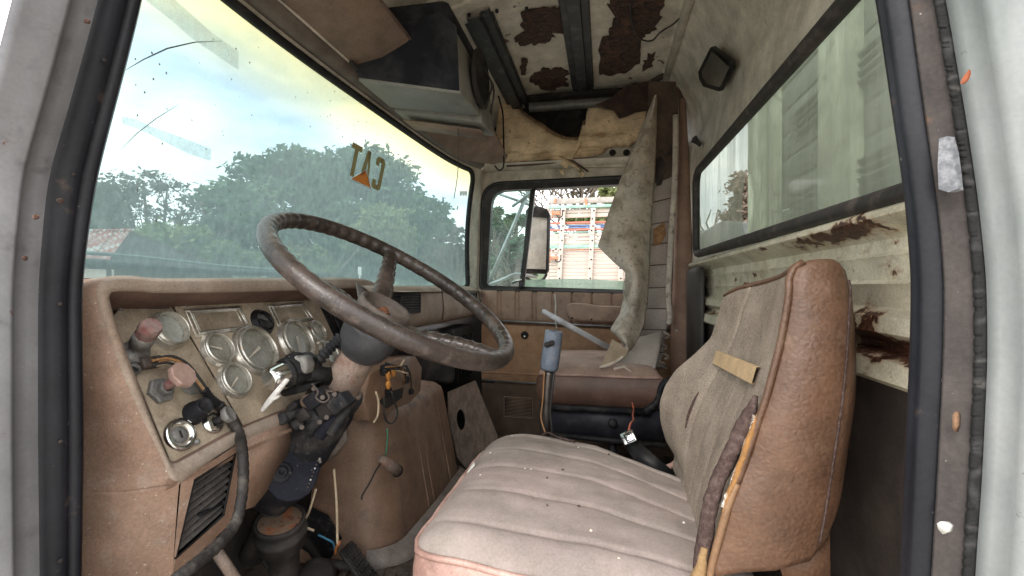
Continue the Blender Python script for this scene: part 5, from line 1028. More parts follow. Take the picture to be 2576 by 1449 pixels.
o = mk('floor_plug', wob(lathe(V((-.72, 1.09, -.73)), (0.2, 0, 1), [(.05, -.07), (.055, -.02), (.04, .02), (.015, .035), (0, .03)], 12), .012, 25), m_darkcav, None); tag(o, 'dark shaggy rubber boot on the floor beside the engine cover', 'rubber boot')
for i in range(7):
    r = random.Random(i); c = V((-.66+r.uniform(-.05, .05), .90+r.uniform(-.05, .06), -.775)); o = mk('dry_leaf', wob(prism([c+V((r.uniform(.02, .04)*math.cos(a), r.uniform(.015, .035)*math.sin(a), .01*r.random())) for a in np.linspace(0, 2*math.pi, 8)[:-1]], (0, 0, .002)), .012, 30, i), m_rag, None, smooth=False)
    tag(o, 'crumpled yellow dry leaf on the driver footwell floor', 'leaf', 'dry leaves in the footwell')
o = mk('linkage_rod', tube([U(520, 1350, X=-.72), U(600, 1470, X=-.66)], .010, 8), m_rusttube, None); tag(o, 'rusty thin rod slanting to the floor below the knee vent', 'rod')
# ================================================================== ceiling things
def C3(cx, cy): return 1150+cx*.3308, cy*.3308
vis = thing('sun_visor', (-.60, 1.0, .65), 'brown sun visor folded up over the windshield', 'sun visor')
vrow = []
for y in np.linspace(.62, 1.30, 12):
    e = 0 if y < 1.25 else .02*((y-1.25)/.05)**2
    vrow.append([V((-.69+e, y, .630)), V((-.685+e, y, .620)), V((-.60, y, .635)), V((-.53-e, y, .668)), V((-.515-e, y, .680)), V((-.525-e, y, .69)), V((-.68+e, y, .648))])
mk('visor_board', loft(vrow, True, True), m_visor, vis, bevel=.004)
mk('visor_rod', tube([V((-.675, 1.18, .612)), V((-.68, 1.34, .610)), V((-.70, 1.38, .615))], .006, 8), m_blkd, vis)
mk('visor_piping', tube([V((-.517, y, .678)) for y in np.linspace(.62, 1.29, 6)], .004, 6), m_recess, vis)
vis2 = thing('sun_visor', (-.6, 1.9, .65), 'brown header panel over the far end of the windshield', 'header panel')
vis2.name = 'header_panel'
mk('panel_board', prism([U(x, y, plane=(V((-.60, 1.9, .60)), V((.62, -.25, -.74)).normalized())) for x, y in ((1045, 314), (1245, 334), (1268, 380), (1270, 405), (1240, 415), (1180, 405), (1150, 395))], V((0, 0, .012))), m_visor, vis2, bevel=.004)
con = thing('overhead_console', (-.53, 1.42, .56), 'boxy grey overhead unit hanging behind the windshield header', 'overhead console')
X0, X1, Y0, Y1 = -.675, -.375, 1.217, 1.62
def zbot(x): return lerp(.578, .518, (x-X0)/(X1-X0))
def cbox(y0, y1, x0, x1, zt, name, mat, par, dz=0, bev=.006):
    v = [V((x0, y0, zbot(x0)+dz)), V((x1, y0, zbot(x1)+dz)), V((x1, y1, zbot(x1)+dz+.012)), V((x0, y1, zbot(x0)+dz))]+[V((x0, y0, zt)), V((x1-.02, y0, zt)), V((x1-.02, y1, zt)), V((x0, y1, zt))]
    return mk(name, (v, [(0, 3, 2, 1), (4, 5, 6, 7), (0, 1, 5, 4), (1, 2, 6, 5), (2, 3, 7, 6), (3, 0, 4, 7)]), mat, par, bevel=bev)
cbox(Y0, 1.42, X0, X1, .70, 'front_section', m_console, con); cbox(1.42, 1.445, X0+.01, X1-.012, .70, 'groove', m_darkcav, con, .012, 0); cbox(1.445, Y1, X0, X1, .70, 'rear_section', m_console, con)
mk('end_cover', prism([V((X0+.004, Y0-.004, zbot(X0)+.008)), V((X1-.004, Y0-.004, zbot(X1)+.008)), V((X1-.012, Y0-.004, .70)), V((X1-.06, Y0-.004, .74)), V((X0+.004, Y0-.004, .70))], (0, .003, 0)), m_consoled, con, smooth=False)
mk('top_cover', box(((X0+X1)/2-.02, 1.42, .745), (.26, .38, .09)), m_consoled, con, bevel=.02)
mk('speaker_ring', lathe(V((X1+.004, 1.40, .635)), (1, 0, 0), [(.085, -.004), (.088, .006), (.075, .012), (.07, .004), (.02, -.004), (0, -.002)], 30), m_pl, con)
for k in range(5):
    r = random.Random(k+9); p = V((X1+.012, 1.36+r.uniform(0, .2), .68)); mk('loose_lead', tube(spline([p, p+V((.02, r.uniform(-.04, .04), -.05)), p+V((.005, r.uniform(-.05, .05), -.12))], 5), .002, 5), m_wired, con)
mk('lower_lip', box(((X0+X1)/2, 1.53, .535), (.27, .10, .004), V((.98, 0, -.19)), V((0, 1, 0)), V((.19, 0, .98))), m_visor, con)
# torn insulation board over the passenger door
ins_px = [(1259, 245), (1275, 248), (1289, 251), (1300, 265), (1315, 284), (1338, 300), (1362, 314), (1380, 328), (1401, 341), (1425, 349), (1448, 351), (1465, 349), (1474, 344), (1470, 325), (1468, 305), (1477, 300), (1476, 285), (1480, 272), (1497, 261), (1515, 268), (1540, 271), (1550, 285), (1557, 294), (1580, 285), (1605, 277), (1640, 268), (1660, 275)]
ins_bot = [(1249, 331), (1255, 350), (1268, 372), (1276, 390), (1270, 414), (1300, 412), (1340, 408), (1380, 402), (1405, 408), (1425, 425), (1432, 405), (1440, 399), (1465, 396), (1490, 393), (1505, 390), (1518, 385), (1524, 376), (1532, 370), (1540, 372), (1552, 366), (1562, 372), (1572, 366), (1582, 371), (1593, 360), (1610, 358), (1640, 356), (1665, 350)]
ib = thing('torn_insulation', U(1450, 400, Y=2.30), 'torn tan insulation sheet sagging over the passenger door', 'insulation')
NB = 90
def resam(pts, n):
    P = [np.array(p, float) for p in pts]; L = [0]
    for a, b in zip(P[:-1], P[1:]): L.append(L[-1]+np.linalg.norm(b-a))
    return [(float(np.interp(L[-1]*i/n, L, [p[0] for p in P])), float(np.interp(L[-1]*i/n, L, [p[1] for p in P]))) for i in range(n+1)]
ti, bi = resam(ins_px, NB), resam(ins_bot, NB); rows = []
for i in range(NB+1):
    r = []
    for j in range(9):
        t = j/8; x = lerp(ti[i][0], bi[i][0], t); y = lerp(ti[i][1], bi[i][1], t)
        yy = 2.325-.040*math.sin(math.pi*t)*(.8+.2*math.sin(i*.09))-.02*(1-t)+.010*mnoise.noise(V((x*.02, y*.03, 0)))
        r.append(U(x, y, Y=yy))
    rows.append(r)
mk('insulation_sheet', loft(rows), m_insul, ib, solid=.006)
mk('torn_edge', wob(tube([r[0]+V((0, -.004, .002)) for r in rows[6:50]], .007, 6), .003, 60), m_felt if False else M('frayed_brown_edge', (.22, .14, .08), .95, layers=[((.10, .06, .04), 60, .45, .65, 5)]), ib)
mk('dark_flap', wob(prism([U(x, y, Y=2.27) for x, y in ((1500, 262), (1530, 250), (1575, 215), (1640, 200), (1668, 225), (1664, 262), (1640, 275), (1600, 280), (1575, 292), (1557, 296), (1545, 275), (1520, 268))], (0, .01, 0)), .006, 14), M('brown_black_flap', (.05, .03, .024), .9, layers=[((.10, .055, .035), 15, .45, .65, 6)], bump=[('noise', 60, .5)]), ib, smooth=False)
mk('peeled_strip', wob(loft([[U(x, y, Y=2.30), U(x+12, y+16, Y=2.29)] for x, y in ((1410, 393), (1430, 402), (1445, 412), (1458, 420), (1452, 432))]), .004, 30), m_insul, ib, solid=.003)
mk('dark_splinter', prism([U(x, y, Y=2.29) for x, y in ((1430, 400), (1445, 404), (1482, 430), (1478, 433))], (0, .004, 0)), m_felt, ib, smooth=False)
mk('peeled_strip', wob(loft([[U(x, y, Y=2.30), U(x+9, y+2, Y=2.29)] for x, y in ((1410, 425), (1408, 432), (1412, 438))]), .002, 30), m_insul, ib, solid=.003)
mk('brown_liner_edge', wob(prism([U(x, y, Y=2.315) for x, y in ((1272, 388), (1300, 398), (1360, 404), (1400, 404), (1400, 410), (1340, 416), (1274, 420))], (0, .006, 0)), .003, 30), m_recess, ib, smooth=False)
wp = mk('wall_panel', prism([U(x, y, Y=2.352) for x, y in ((1440, 398), (1600, 352), (1680, 345), (1690, 420), (1440, 420))], (0, .006, 0)), m_cream, cab, smooth=False)
for x in (1541, 1576): mk('panel_hole', lathe(U(x, 384, Y=2.351), (0, -1, 0), [(0, .001), (.015, .001), (.0165, 0)], 16), m_darkcav, cab)
# wires at the ceiling
def cw(pts, r, mt, label): o = mk('ceiling_wire', tube(spline(pts, 7), r, 6), mt, None); tag(o, label, 'wire'); return o
cw([U(*C3(310, 720), Y=2.18), U(*C3(345, 850), Y=2.18), U(*C3(352, 1000), Y=2.18), U(*C3(355, 1180), Y=2.18), U(*C3(350, 1270), Y=2.18), U(*C3(320, 1295), Y=2.18), U(*C3(285, 1260), Y=2.18)], .004, m_blkd, 'dark cable hooked down the left edge of the torn insulation')
cw([RZ(*C3(1315, 0)), RZ(*C3(1330, 130))+V((0, 0, -.02)), RZ(*C3(1390, 230))+V((0, 0, -.03)), RZ(*C3(1480, 270))+V((0, 0, -.02)), RZ(*C3(1545, 215))+V((0, 0, -.015)), RZ(*C3(1640, 160))+V((0, 0, -.012)), RZ(*C3(1700, 130))], .003, m_wired, 'thin dark wire sagging under the rusted ceiling')
cw([U(1152, 295, d=1.55), U(1153, 380, d=1.56), U(1151, 440, d=1.55), U(1142, 500, d=1.56)], .0012, m_wired, 'thread like wire hanging from the overhead unit before the glass')
# brown pillar trim beside the rear corner
tr_l = [(1700, 190), (1712, 260), (1708, 400), (1700, 560), (1696, 700), (1690, 830), (1690, 970)]
tr_r = [(1690, 172), (1722, 235), (1732, 400), (1738, 560), (1745, 700), (1752, 830), (1758, 990)]
ptr = thing('pillar_trim', U(1720, 950, Y=2.2), 'tall brown trim panel on the rear passenger corner', 'pillar trim')
PL_, PR_ = resam(tr_l, 24), resam(tr_r, 24)
mk('trim_board', loft([[U(*a, Y=2.215)+V((-.004, -.0, 0)), U(lerp(a[0], b[0], .15), lerp(a[1], b[1], .15), Y=2.20), U(lerp(a[0], b[0], .5), lerp(a[1], b[1], .5), Y=2.195), U(lerp(a[0], b[0], .9), lerp(a[1], b[1], .9), Y=2.19), U(*b, Y=2.20)] for a, b in zip(PL_, PR_)]), M('brown_trim_board', (.24, .145, .10), .65, layers=[((.29, .185, .13), 5, .4, .7, 5)], bump=[('noise', 120, .3)]), ptr, solid=.006)
mk('trim_arch', tube(spline([U(x, y, Y=2.21) for x, y in ((1640, 206), (1668, 192), (1690, 182), (1705, 200), (1715, 250))], 5), .022, 10, flat=.5), M('dark_brown_arch', (.06, .038, .03), .7), ptr)
mk('trim_screw', lathe(U(1702, 832, Y=2.192), (0, -1, 0), [(.005, -.002), (.005, .002), (0, .003)], 8), m_white, ptr)
# quilted backing layer
qt = thing('quilted_backing', U(1640, 940, Y=2.15), 'grey quilted lining hanging behind the fallen headliner with ragged lower edge', 'lining')
mk('shade_sheet', loft([[U(lerp(a, b, t), y, Y=2.172) for t in np.linspace(0, 1, 5)] for y, a, b in ((205, 1632, 1700), (260, 1630, 1706), (340, 1615, 1706), (420, 1605, 1702), (500, 1595, 1698))]), M('shade_brown_sheet', (.10, .068, .05), .9, layers=[((.15, .10, .075), 8, .45, .7, 5), ((.04, .03, .025), 20, .55, .7, 5)], bump=[('noise', 60, .5)]), qt)  # shade above the quilt, put in as a dark brown sheet
ql = resam([(1620, 470), (1605, 520), (1588, 650), (1570, 800), (1560, 880), (1570, 930)], 120)
qr = resam([(1694, 455), (1692, 520), (1690, 640), (1684, 790), (1678, 850), (1668, 880), (1672, 905), (1660, 922), (1680, 940)], 120)
rows = []
for i, (a, b) in enumerate(zip(ql, qr)):
    u = i/120; puff = .010*abs(math.sin(math.pi*u*9))**.5; r = []
    for j in range(17):
        t = j/16; x = lerp(a[0], b[0], t); y = lerp(a[1], b[1], t)-12*t
        if u > .6 and t > .8: x += 11*mnoise.noise(V((u*60, t*9, 0)))*(t-.8)*5
        r.append(U(x, y, Y=2.165-puff*math.sin(math.pi*t)**.4 if 0 < t < 1 else 2.165))
    rows.append(r)
mk('quilt_sheet', loft(rows), m_quilt, qt, solid=.004)
for k in range(0, 9):
    i = int(round(120*k/9)); mk('quilt_stitch', tube([p+V((0, -.004, 0)) for p in rows[min(i, 120)]], .0022, 5), m_recess, qt)
for k, i in enumerate((88, 96, 103, 109, 115)):
    p = rows[i][16]; mk('curled_edge', wob(tube(spline([p+V((-.012, -.01, .01)), p+V((.006, -.02, .004)), p+V((.010, -.012, -.008)), p+V((-.006, -.016, -.012))], 5), .0045, 7), .003, 60, k), m_quilt, qt)
mk('quilt_hole', prism([U(x, y, Y=2.155) for x, y in ((1650, 400), (1662, 392), (1672, 405), (1674, 430), (1664, 465), (1652, 478), (1650, 440))], (0, .004, 0)), m_darkcav, qt, smooth=False)
mk('foam_window', wob(prism([U(x, y, Y=2.150) for x, y in ((1644, 578), (1672, 558), (1676, 590), (1664, 612), (1646, 620))], (0, .003, 0)), .003, 40), M('brown_foam_spot', (.25, .13, .06), .9, layers=[((.34, .2, .1), 40, .45, .6, 4)]), qt, smooth=False)
mk('edge_tube', tube(spline([U(x, y, Y=2.13) for x, y in ((1700, 290), (1699, 400), (1696, 480), (1690, 560), (1686, 640), (1682, 740), (1686, 800), (1682, 815))], 6), lambda i: .0125, 10), M('grey_liner_edge', (.55, .48, .41), .9, layers=[((.2, .17, .15), 30, .55, .7, 5)], bump=[('noise', 80, .4)]), qt)
# fallen headliner flap
hl_ = thing('fallen_headliner', U(1560, 930, Y=2.02), 'mouldy grey headliner sheet torn loose and hanging over the passenger window', 'headliner')
hL = resam([(1648, 238), (1612, 330), (1560, 455), (1530, 540), (1504, 620), (1540, 655), (1574, 684), (1572, 740), (1560, 790), (1535, 830), (1550, 845), (1578, 868)], 130)
hR = resam([(1652, 240), (1651, 330), (1647, 430), (1641, 520), (1636, 610), (1634, 660), (1632, 700), (1628, 760), (1620, 815), (1606, 850), (1594, 872), (1582, 882)], 130)
rows = []
for i, (a, b) in enumerate(zip(hL, hR)):
    u = i/130; r = []
    for j in range(21):
        t = j/20; x = lerp(a[0], b[0], t); y = lerp(a[1], b[1], t)
        yy = 2.09-.05*math.sin(math.pi*t)-.27*u*u*u+.02*t+.014*mnoise.noise(V((x*.018, y*.008, 3)))-.012*u*math.sin(t*7+u*6)
        r.append(U(x, y, Y=yy))
    rows.append(r)
mk('headliner_sheet', loft(rows), m_liner, hl_, solid=.005)
fo = [(1541, 852), (1560, 865), (1578, 880), (1576, 892), (1558, 908), (1532, 920), (1510, 924), (1520, 905), (1530, 880)]
mk('folded_corner', wob(prism([U(x, y, Y=1.745-.0006*(x-1541)) for x, y in fo], (0, .004, 0)), .004, 25), M('tan_liner_back', (.33, .25, .17), .9, layers=[((.4, .31, .22), 14, .4, .7, 5)], bump=[('noise', 160, .4)]), hl_, smooth=False)
mk('fold_roll', tube(spline([U(x, y, Y=1.735) for x, y in ((1508, 925), (1532, 918), (1555, 906), (1574, 890), (1578, 874))], 5), .006, 8), m_liner, hl_)
mk('crumpled_tail', wob(loft([[U(lerp(1530, 1650, t), 930+10*math.sin(math.pi*t), Y=1.79), U(lerp(1560, 1660, t), 890-10*t, Y=1.90), U(lerp(1590, 1670, t), 850-t*20, Y=2.05)] for t in np.linspace(0, 1, 14)]), .010, 12), m_quilt, hl_, solid=.004)
for p_ in ([(1575, 690), (1568, 730), (1578, 770), (1596, 800)],):
    mk('crease', tube(spline([U(x, y, Y=2.09-.27*((y-240)/640)**3-.062) for x, y in p_], 5), .0018, 5), m_liner, hl_)
# lamp housing on the upper rear wall
lm = thing('cab_lamp', U(1810, 170, X=.355), 'small dark square interior lamp on the upper rear wall', 'lamp')
LPn = (U(1810, 170, X=.362), V((-1, 0, -.28)).normalized())
def lmp(pts, h): return [U(x, y, plane=(LPn[0]+LPn[1]*h, LPn[1])) for x, y in pts]
mk('lamp_base', prism(lmp([(1769, 175), (1801, 113), (1853, 150), (1852, 172), (1822, 226), (1782, 215), (1772, 195)], -.002), LPn[1]*.02), m_blk, lm, bevel=.006, seg=3)
mk('lamp_lens', prism(lmp([(1770, 178), (1795, 128), (1838, 168), (1815, 218), (1784, 210), (1773, 194)], .019), LPn[1]*.008), M('smoky_lens', (.085, .078, .065), .4, layers=[((.13, .12, .1), 12, .4, .7, 4)]), lm, bevel=.004, seg=3)
mk('rust_hole', wob(prism([U(x, y, X=.377) for x, y in ((1744, 345), (1752, 340), (1758, 352), (1765, 362), (1760, 370), (1750, 362), (1740, 358))], (-.002, 0, 0)), .002, 90), m_darkcav, cab, smooth=False)
# ================================================================== on the windshield
st = thing('windshield_decal', WSpx(920, 420), 'yellow brown decal reading CAT mirrored with orange triangle on the windshield', 'decal')
def decal(n, c):
    m = M(n, c, .6, grain=.1); t_ = m.node_tree; tr = t_.nodes.new('ShaderNodeBsdfTranslucent'); tr.inputs['Color'].default_value = (*c, 1); mx = t_.nodes.new('ShaderNodeMixShader'); mx.inputs[0].default_value = .45
    t_.links.new(t_.nodes['Principled BSDF'].outputs[0], mx.inputs[1]); t_.links.new(tr.outputs[0], mx.inputs[2]); t_.links.new(mx.outputs[0], t_.nodes['Material Output'].inputs['Surface']); return m
m_dec = decal('gold_brown_decal', (.20, .145, .06)); m_dec2 = decal('orange_decal', (.45, .13, .02))
def C4(cx, cy): return 191.7+cx*.3969, 319.5+cy*.3969
def dec(u, v):      # u: letter position left to right as seen from inside, v: height
    return C4(1742+76.5*u+40*v, 310+42.5*u-200*v)
def letter(name, polys, u0):
    gs = []
    for pl in polys: gs.append(([WSpx(*dec(u0+a, b), .004) for a, b in pl], [tuple(range(len(pl)))]))
    mk(name, join(*gs), m_dec, st, smooth=False)
letter('letter_t', [[(-.42, 1.0), (.42, 1.0), (.42, .83), (-.42, .83)], [(-.15, .83), (.15, .83), (.15, 0), (-.15, 0)]], .05)
letter('letter_a', [[(-.14, 1.0), (.14, 1.0), (-.04, .28), (-.36, .16)], [(.14, 1.0), (-.02, 1.0), (.14, .30), (.36, .04), (.40, .0)]], 1.02)
cpts = [(.34, .02), (-.20, .02), (-.36, .10)]
letter('letter_c', [[(-.36, .72), (-.08, .72), (-.08, .84), (.08, .84), (.08, 1.0), (-.22, 1.0), (-.36, .92)], [(.02, .84), (.02, 1.0), (.22, 1.0), (.36, .90), (.36, .10), (.22, 0), (.02, 0), (.02, .15), (.08, .18), (.08, .82)], [(-.36, .28), (-.08, .28), (-.08, .15), (.08, .15), (.08, 0), (-.22, 0), (-.36, .08)]], 2.02)
mk('triangle', ([WSpx(*C4(x, y), .005) for x, y in ((1744, 328), (1836, 277), (1868, 386))], [(0, 1, 2)]), m_dec2, st, smooth=False)
mk('triangle_border', tube([WSpx(*C4(x, y), .005) for x, y in ((1738, 330), (1838, 270), (1874, 394))], .0016, 4, closed=True), m_white, st)
gm = thing('glass_maker_mark', WSpx(1165, 487), 'tiny dark maker mark printed in the corner of the windshield', 'print')
for k in range(8):
    x = 1157+k*2.3; mk('glyph', prism([WSpx(x, 481, .004), WSpx(x+1.3, 481, .004), WSpx(x+1.3, 493-(k % 3)*3, .004), WSpx(x, 493, .004)], (.0004, 0, 0)), m_blk, gm, smooth=False)
def onglass(name, pts, w, mt, label, cat): 
    o = mk(name, tube([WSpx(*p, .004) for p in resam(pts, 24)], lambda i: w*math.sin(math.pi*(i+.6)/25.2)+w*.15, 5, flat=.4), mt, None); tag(o, label, cat)
onglass('wiper_scratch', [(313, 178), (360, 150), (420, 122), (490, 106), (560, 103)], .0028, M('dark_scratch', (.10, .11, .12), .7), 'dark curved wiper scratch high on the left of the windshield', 'scratch')
onglass('wiper_scratch', [(305, 375), (345, 335), (390, 300), (450, 262)], .0016, M('grey_scratch', (.25, .27, .28), .7), 'thin grey wiper scratch crossing the tape on the windshield', 'scratch')
m_tape = glassmat('old_clear_tape', (.80, .85, .86), (.80, .84, .84), .05, .5, 60, (1, 1, 1), .05)
def tape(pts, label):
    P = [WSpx(*p, .006) for p in pts]; o = mk('tape_strip', (P, [tuple(range(len(P)))]), m_tape, None, smooth=False); tag(o, label, 'tape')
tape([(365, 0), (420, -20), (530, 80), (600, 130), (600, 176), (560, 150), (480, 95), (430, 50)], 'peeling clear tape strip across the top left of the windshield')
tape([(306, 292), (345, 300), (380, 318), (455, 345), (532, 375), (530, 405), (470, 385), (400, 350), (350, 325), (308, 312)], 'wrinkled clear tape strip on the left of the windshield')
# specks of dirt stuck on the glass
sv = []
rs = random.Random(5)
for k in range(260):
    if k < 170: px = rs.gauss(1010, 75); py = 300+(px-900)*.75+rs.gauss(35, 38)
    else: px = rs.uniform(320, 1150); py = rs.uniform(60, 560)
    if not (330 < px < 1165 and 30 < py < 640) or py < (px-640)*.79+22: continue
    c = WSpx(px, py, .004); r_ = rs.uniform(.0008, .0022); sv.append(prism([c+V((0, r_*math.cos(a)*rs.uniform(.5, 1), r_*1.6*math.sin(a)*rs.uniform(.5, 1))) for a in np.linspace(0, 2*math.pi, 6)[:-1]], (.0005, 0, 0)))
o = mk('dirt_specks', join(*sv), M('dark_speck', (.10, .10, .095), .9), None, smooth=False); tag(o, 'dark dirt specks spattered across the windshield glass', 'dirt', kind='stuff')
wi = thing('windshield_wiper', U(400, 700, d=1.15), 'thick dark wiper blade lying along the bottom of the windshield', 'wiper')
wpts = [V((SB[i].x-.045, SB[i].y, .042+.002*math.sin(i*.5))) for i in range(1, 17)]
mk('wiper_blade', tube(wpts, lambda i: .0125-.0003*i, 8, flat=.8), M('black_green_rubber', (.022, .03, .028), .7, layers=[((.09, .11, .1), 12, .45, .7, 5)]), wi)
mk('wiper_frame', tube([p+V((-.008, 0, .016+.004*math.sin(i*.4))) for i, p in enumerate(wpts[:14])], .004, 6), M('pale_wiper_steel', (.30, .34, .33), .6), wi)
# ================================================================== own hood and cowl, cargo body behind the cab
hd = mk('hood', loft([[V((x, y, z)) for x, z in ((-.93, -.012), (-1.05, -.03), (-1.5, -.09), (-2.2, -.16), (-2.35, -.25), (-2.38, -.9))] for y in np.linspace(.62, 2.22, 5)]), m_bodywhite, cab)
mk('hood_side', prism([V((x, .63, z)) for x, z in ((-1.0, -.03), (-1.5, -.09), (-2.2, -.16), (-2.36, -.3), (-2.36, -.9), (-1.0, -.9))], (0, .01, 0)), m_bodywhite, cab, smooth=False)
cg = thing('cargo_body', (.95, 1.4, -.9), 'pale green boarded front of the cargo body seen through the rear window', 'cargo body')
m_cg = M('pale_green_boards', (.62, .66, .54), .8, layers=[((.30, .33, .26), 5, .4, .7, 6, (1, 1, .3)), ((.2, .2, .15), 20, .58, .74, 6)], bump=[('noise', 30, .4)])
m_cgd = M('grey_green_boards', (.24, .26, .22), .85, layers=[((.32, .34, .29), 6, .4, .7, 6, (1, .3, 1))], bump=[('noise', 40, .4)])
XC = .75
for k in range(18):
    z = -.55+k*.105; y1_ = 2.65; mk('board', box((XC+.03, (.2+y1_)/2, z), (.025, y1_-.2, .096)), m_cgd, cg, bevel=.004)
for y, w in ((.60, .10), (1.05, .10), (1.715, .23), (2.30, .06), (2.52, .26)): mk('post', box((XC+.0, y, .35), (.04, w, 1.9)), m_cg, cg, bevel=.006)
for zz in (.30, .62, .0):
    for k in range(4): mk('louvre', box((XC+.008, 1.30, zz+k*.028), (.02, 1.68, .010), V((.9, 0, .4)), V((0, 1, 0)), V((-.4, 0, .9))), m_cgd, cg)
mk('bed_floor', box((2.4, 1.35, -.62), (3.2, 2.0, .08)), m_cgd, cg)
# ================================================================== neighbouring stake bed truck
TY = 7.0
skt = thing('stake_truck', U(1500, 724, Y=TY)+V((0, 0, GZ)), 'parked stake bed truck with cream planks and green, red and blue rails', 'truck')
m_plank = M('weathered_cream_planks', (.50, .42, .365), .8, layers=[((.58, .51, .45), 3, .4, .7, 6, (.2, 1, 2.5)), ((.32, .22, .17), 5, .56, .72, 7, (.15, 1, 5), .8)], bump=[('noise', 30, .4)], grain=.06)
m_tgreen = M('worn_green_paint', (.26, .42, .35), .6, layers=[((.45, .58, .5), 6, .5, .7, 6)]); m_tred = M('worn_red_paint', (.52, .17, .12), .6, layers=[((.7, .36, .28), 6, .55, .72, 6)]); m_tblue = M('worn_blue_paint', (.16, .29, .62), .6, layers=[((.4, .5, .7), 8, .58, .7, 6)])
m_tor = M('orange_iron', (.45, .21, .11), .6, layers=[((.3, .1, .05), 20, .5, .7, 5)])
XL = U(1382, 600, Y=TY).x
def tz(py): return U(1450, py, Y=TY).z
def plank(p0, p1, mt, th=.03, dy=0, x0=None, nm='plank'):
    z0_, z1_ = tz(p1), tz(p0); xa = XL if x0 is None else x0
    return mk(nm, box(((xa+1.25)/2, TY+dy, (z0_+z1_)/2), (1.25-xa, th, z1_-z0_-.008)), mt, skt, bevel=.004)
plank(498, 513, M('grey_top_board', (.36, .32, .29), .85, layers=[((.46, .42, .38), 4, .4, .7, 6, (.2, 1, 3)), ((.25, .17, .14), 8, .6, .7, 5)]), .04, 0, XL+.01)
plank(517, 525.5, m_tgreen, .06, -.03, None, 'rail')
for a, b in ((526, 537), (537, 548.5)): plank(a, b, m_plank)
for a, b, mt in ((557, 563.5, m_tred), (563.5, 566.5, m_plank), (566.5, 569.5, m_tblue), (569.5, 571, m_plank), (571, 574.5, m_tblue), (574.5, 581, m_tred), (582, 586.5, m_tgreen)): plank(a, b, mt, .035, 0, None, 'painted_slat')
for k in range(3): plank(587+k*9.8, 587+(k+1)*9.8, m_plank)
plank(616, 626, m_tgreen, .07, -.035, None, 'rail'); plank(626.5, 631, m_tor, .05, -.02, None, 'rail')
pk = [631, 641, 650, 659, 668, 677, 686, 695, 704, 715, 727, 740, 760]
for a, b in zip(pk[:-1], pk[1:]): plank(a, b, m_plank)
for xt, xb_ in ((1418, 1404), (1493, 1481), (1567, 1558), (1640, 1634)):
    pa, pb = U(xt, 524, Y=TY-.05), U(xb_, 750, Y=TY-.05); dr = (pa-pb).normalized(); ex = V((1, 0, 0))
    s2 = mk('stake', prism([pa-ex*.032, pa+ex*.032, pb+ex*.034, pb-ex*.034], (0, -.04, 0)), m_plank, skt, bevel=.004)
    for k, t in enumerate((.03, .12, .2, .25, .36, .46, .57, .67, .78, .84, .93)): mk('bolt', lathe(pa.lerp(pb, t)+V((.008*(-1)**k, -.042, 0)), (0, -1, 0), [(.012, 0), (.010, .008), (0, .01)], 8), m_blk, s2)
for x0, y0, x1, y1 in ((1388, 533, 1410, 541), (1382, 646, 1406, 653)):
    a, b = U(x0, y0, Y=TY-.06), U(x1, y1, Y=TY-.06); lt_ = mk('latch_plate', prism([V((a.x, TY-.06, a.z)), V((b.x, TY-.06, a.z)), V((b.x, TY-.06, b.z)), V((a.x, TY-.06, b.z))], (0, -.03, 0)), m_tor, skt, bevel=.004)
    mk('latch_pin', tube([U(x0+2, y0-8, Y=TY-.08), U(x0+1, y1+9, Y=TY-.08)], .010, 6), m_tor, lt_)
    mk('latch_loop', tube(spline([U(x1-10, y1, Y=TY-.09), U(x1-4, y1+6, Y=TY-.09), U(x1+4, y1+2, Y=TY-.09), U(x1+5, y0-5, Y=TY-.09)], 5), .008, 6), m_blkd, skt)
mk('top_bracket', prism([U(x, y, Y=TY-.03) for x, y in ((1471, 500), (1476, 500), (1477, 513), (1484, 519), (1476, 520), (1471, 515))], (0, -.03, 0)), m_tor, skt, smooth=False)
mk('top_pin', lathe(U(1397, 512, Y=TY-.03), (0, 0, 1), [(.02, 0), (.012, .03), (.016, .05), (.008, .09), (0, .1)], 8), m_tor, skt)
mk('corner_post', box((XL-.03, TY+.02, .35), (.05, .07, 1.75)), m_plank, skt, bevel=.006)
mk('bed_deck', box((.22, TY+1.1, -.48), (2.06, 2.3, .14)), m_cgd, skt)
mk('far_side_boards', box((.22, TY+2.2, .25), (2.0, .04, 1.3)), m_plank, skt)
mk('chassis', box((2.2, TY+1.1, -.85), (6., .9, .22)), m_blk, skt)
for x in (.3, 3.2):
    w = mk('wheel', lathe(V((x, TY-.02, -1.56)), (0, 1, 0), [(.18, .02), (.28, 0), (.36, -.02), (.47, .0), (.49, .08), (.49, .2), (.46, .27), (.1, .27)], 28), m_blk, skt); mk('rim', lathe(V((x, TY-.02, -1.56)), (0, -1, 0), [(.28, -.03), (.2, -.10), (.1, -.06), (.08, .02), (0, .02)], 20), m_cg, w)
mk('cab_body', prism([V((1.35-x*.9, TY+.1, z)) for x, z in ((0, -.9), (0, .75), (-.3, .95), (-1.0, .9), (-1.3, .1), (-2.3, -.1), (-2.4, -.95))], (0, 2.0, 0)), m_bodygrey, skt, bevel=.05)
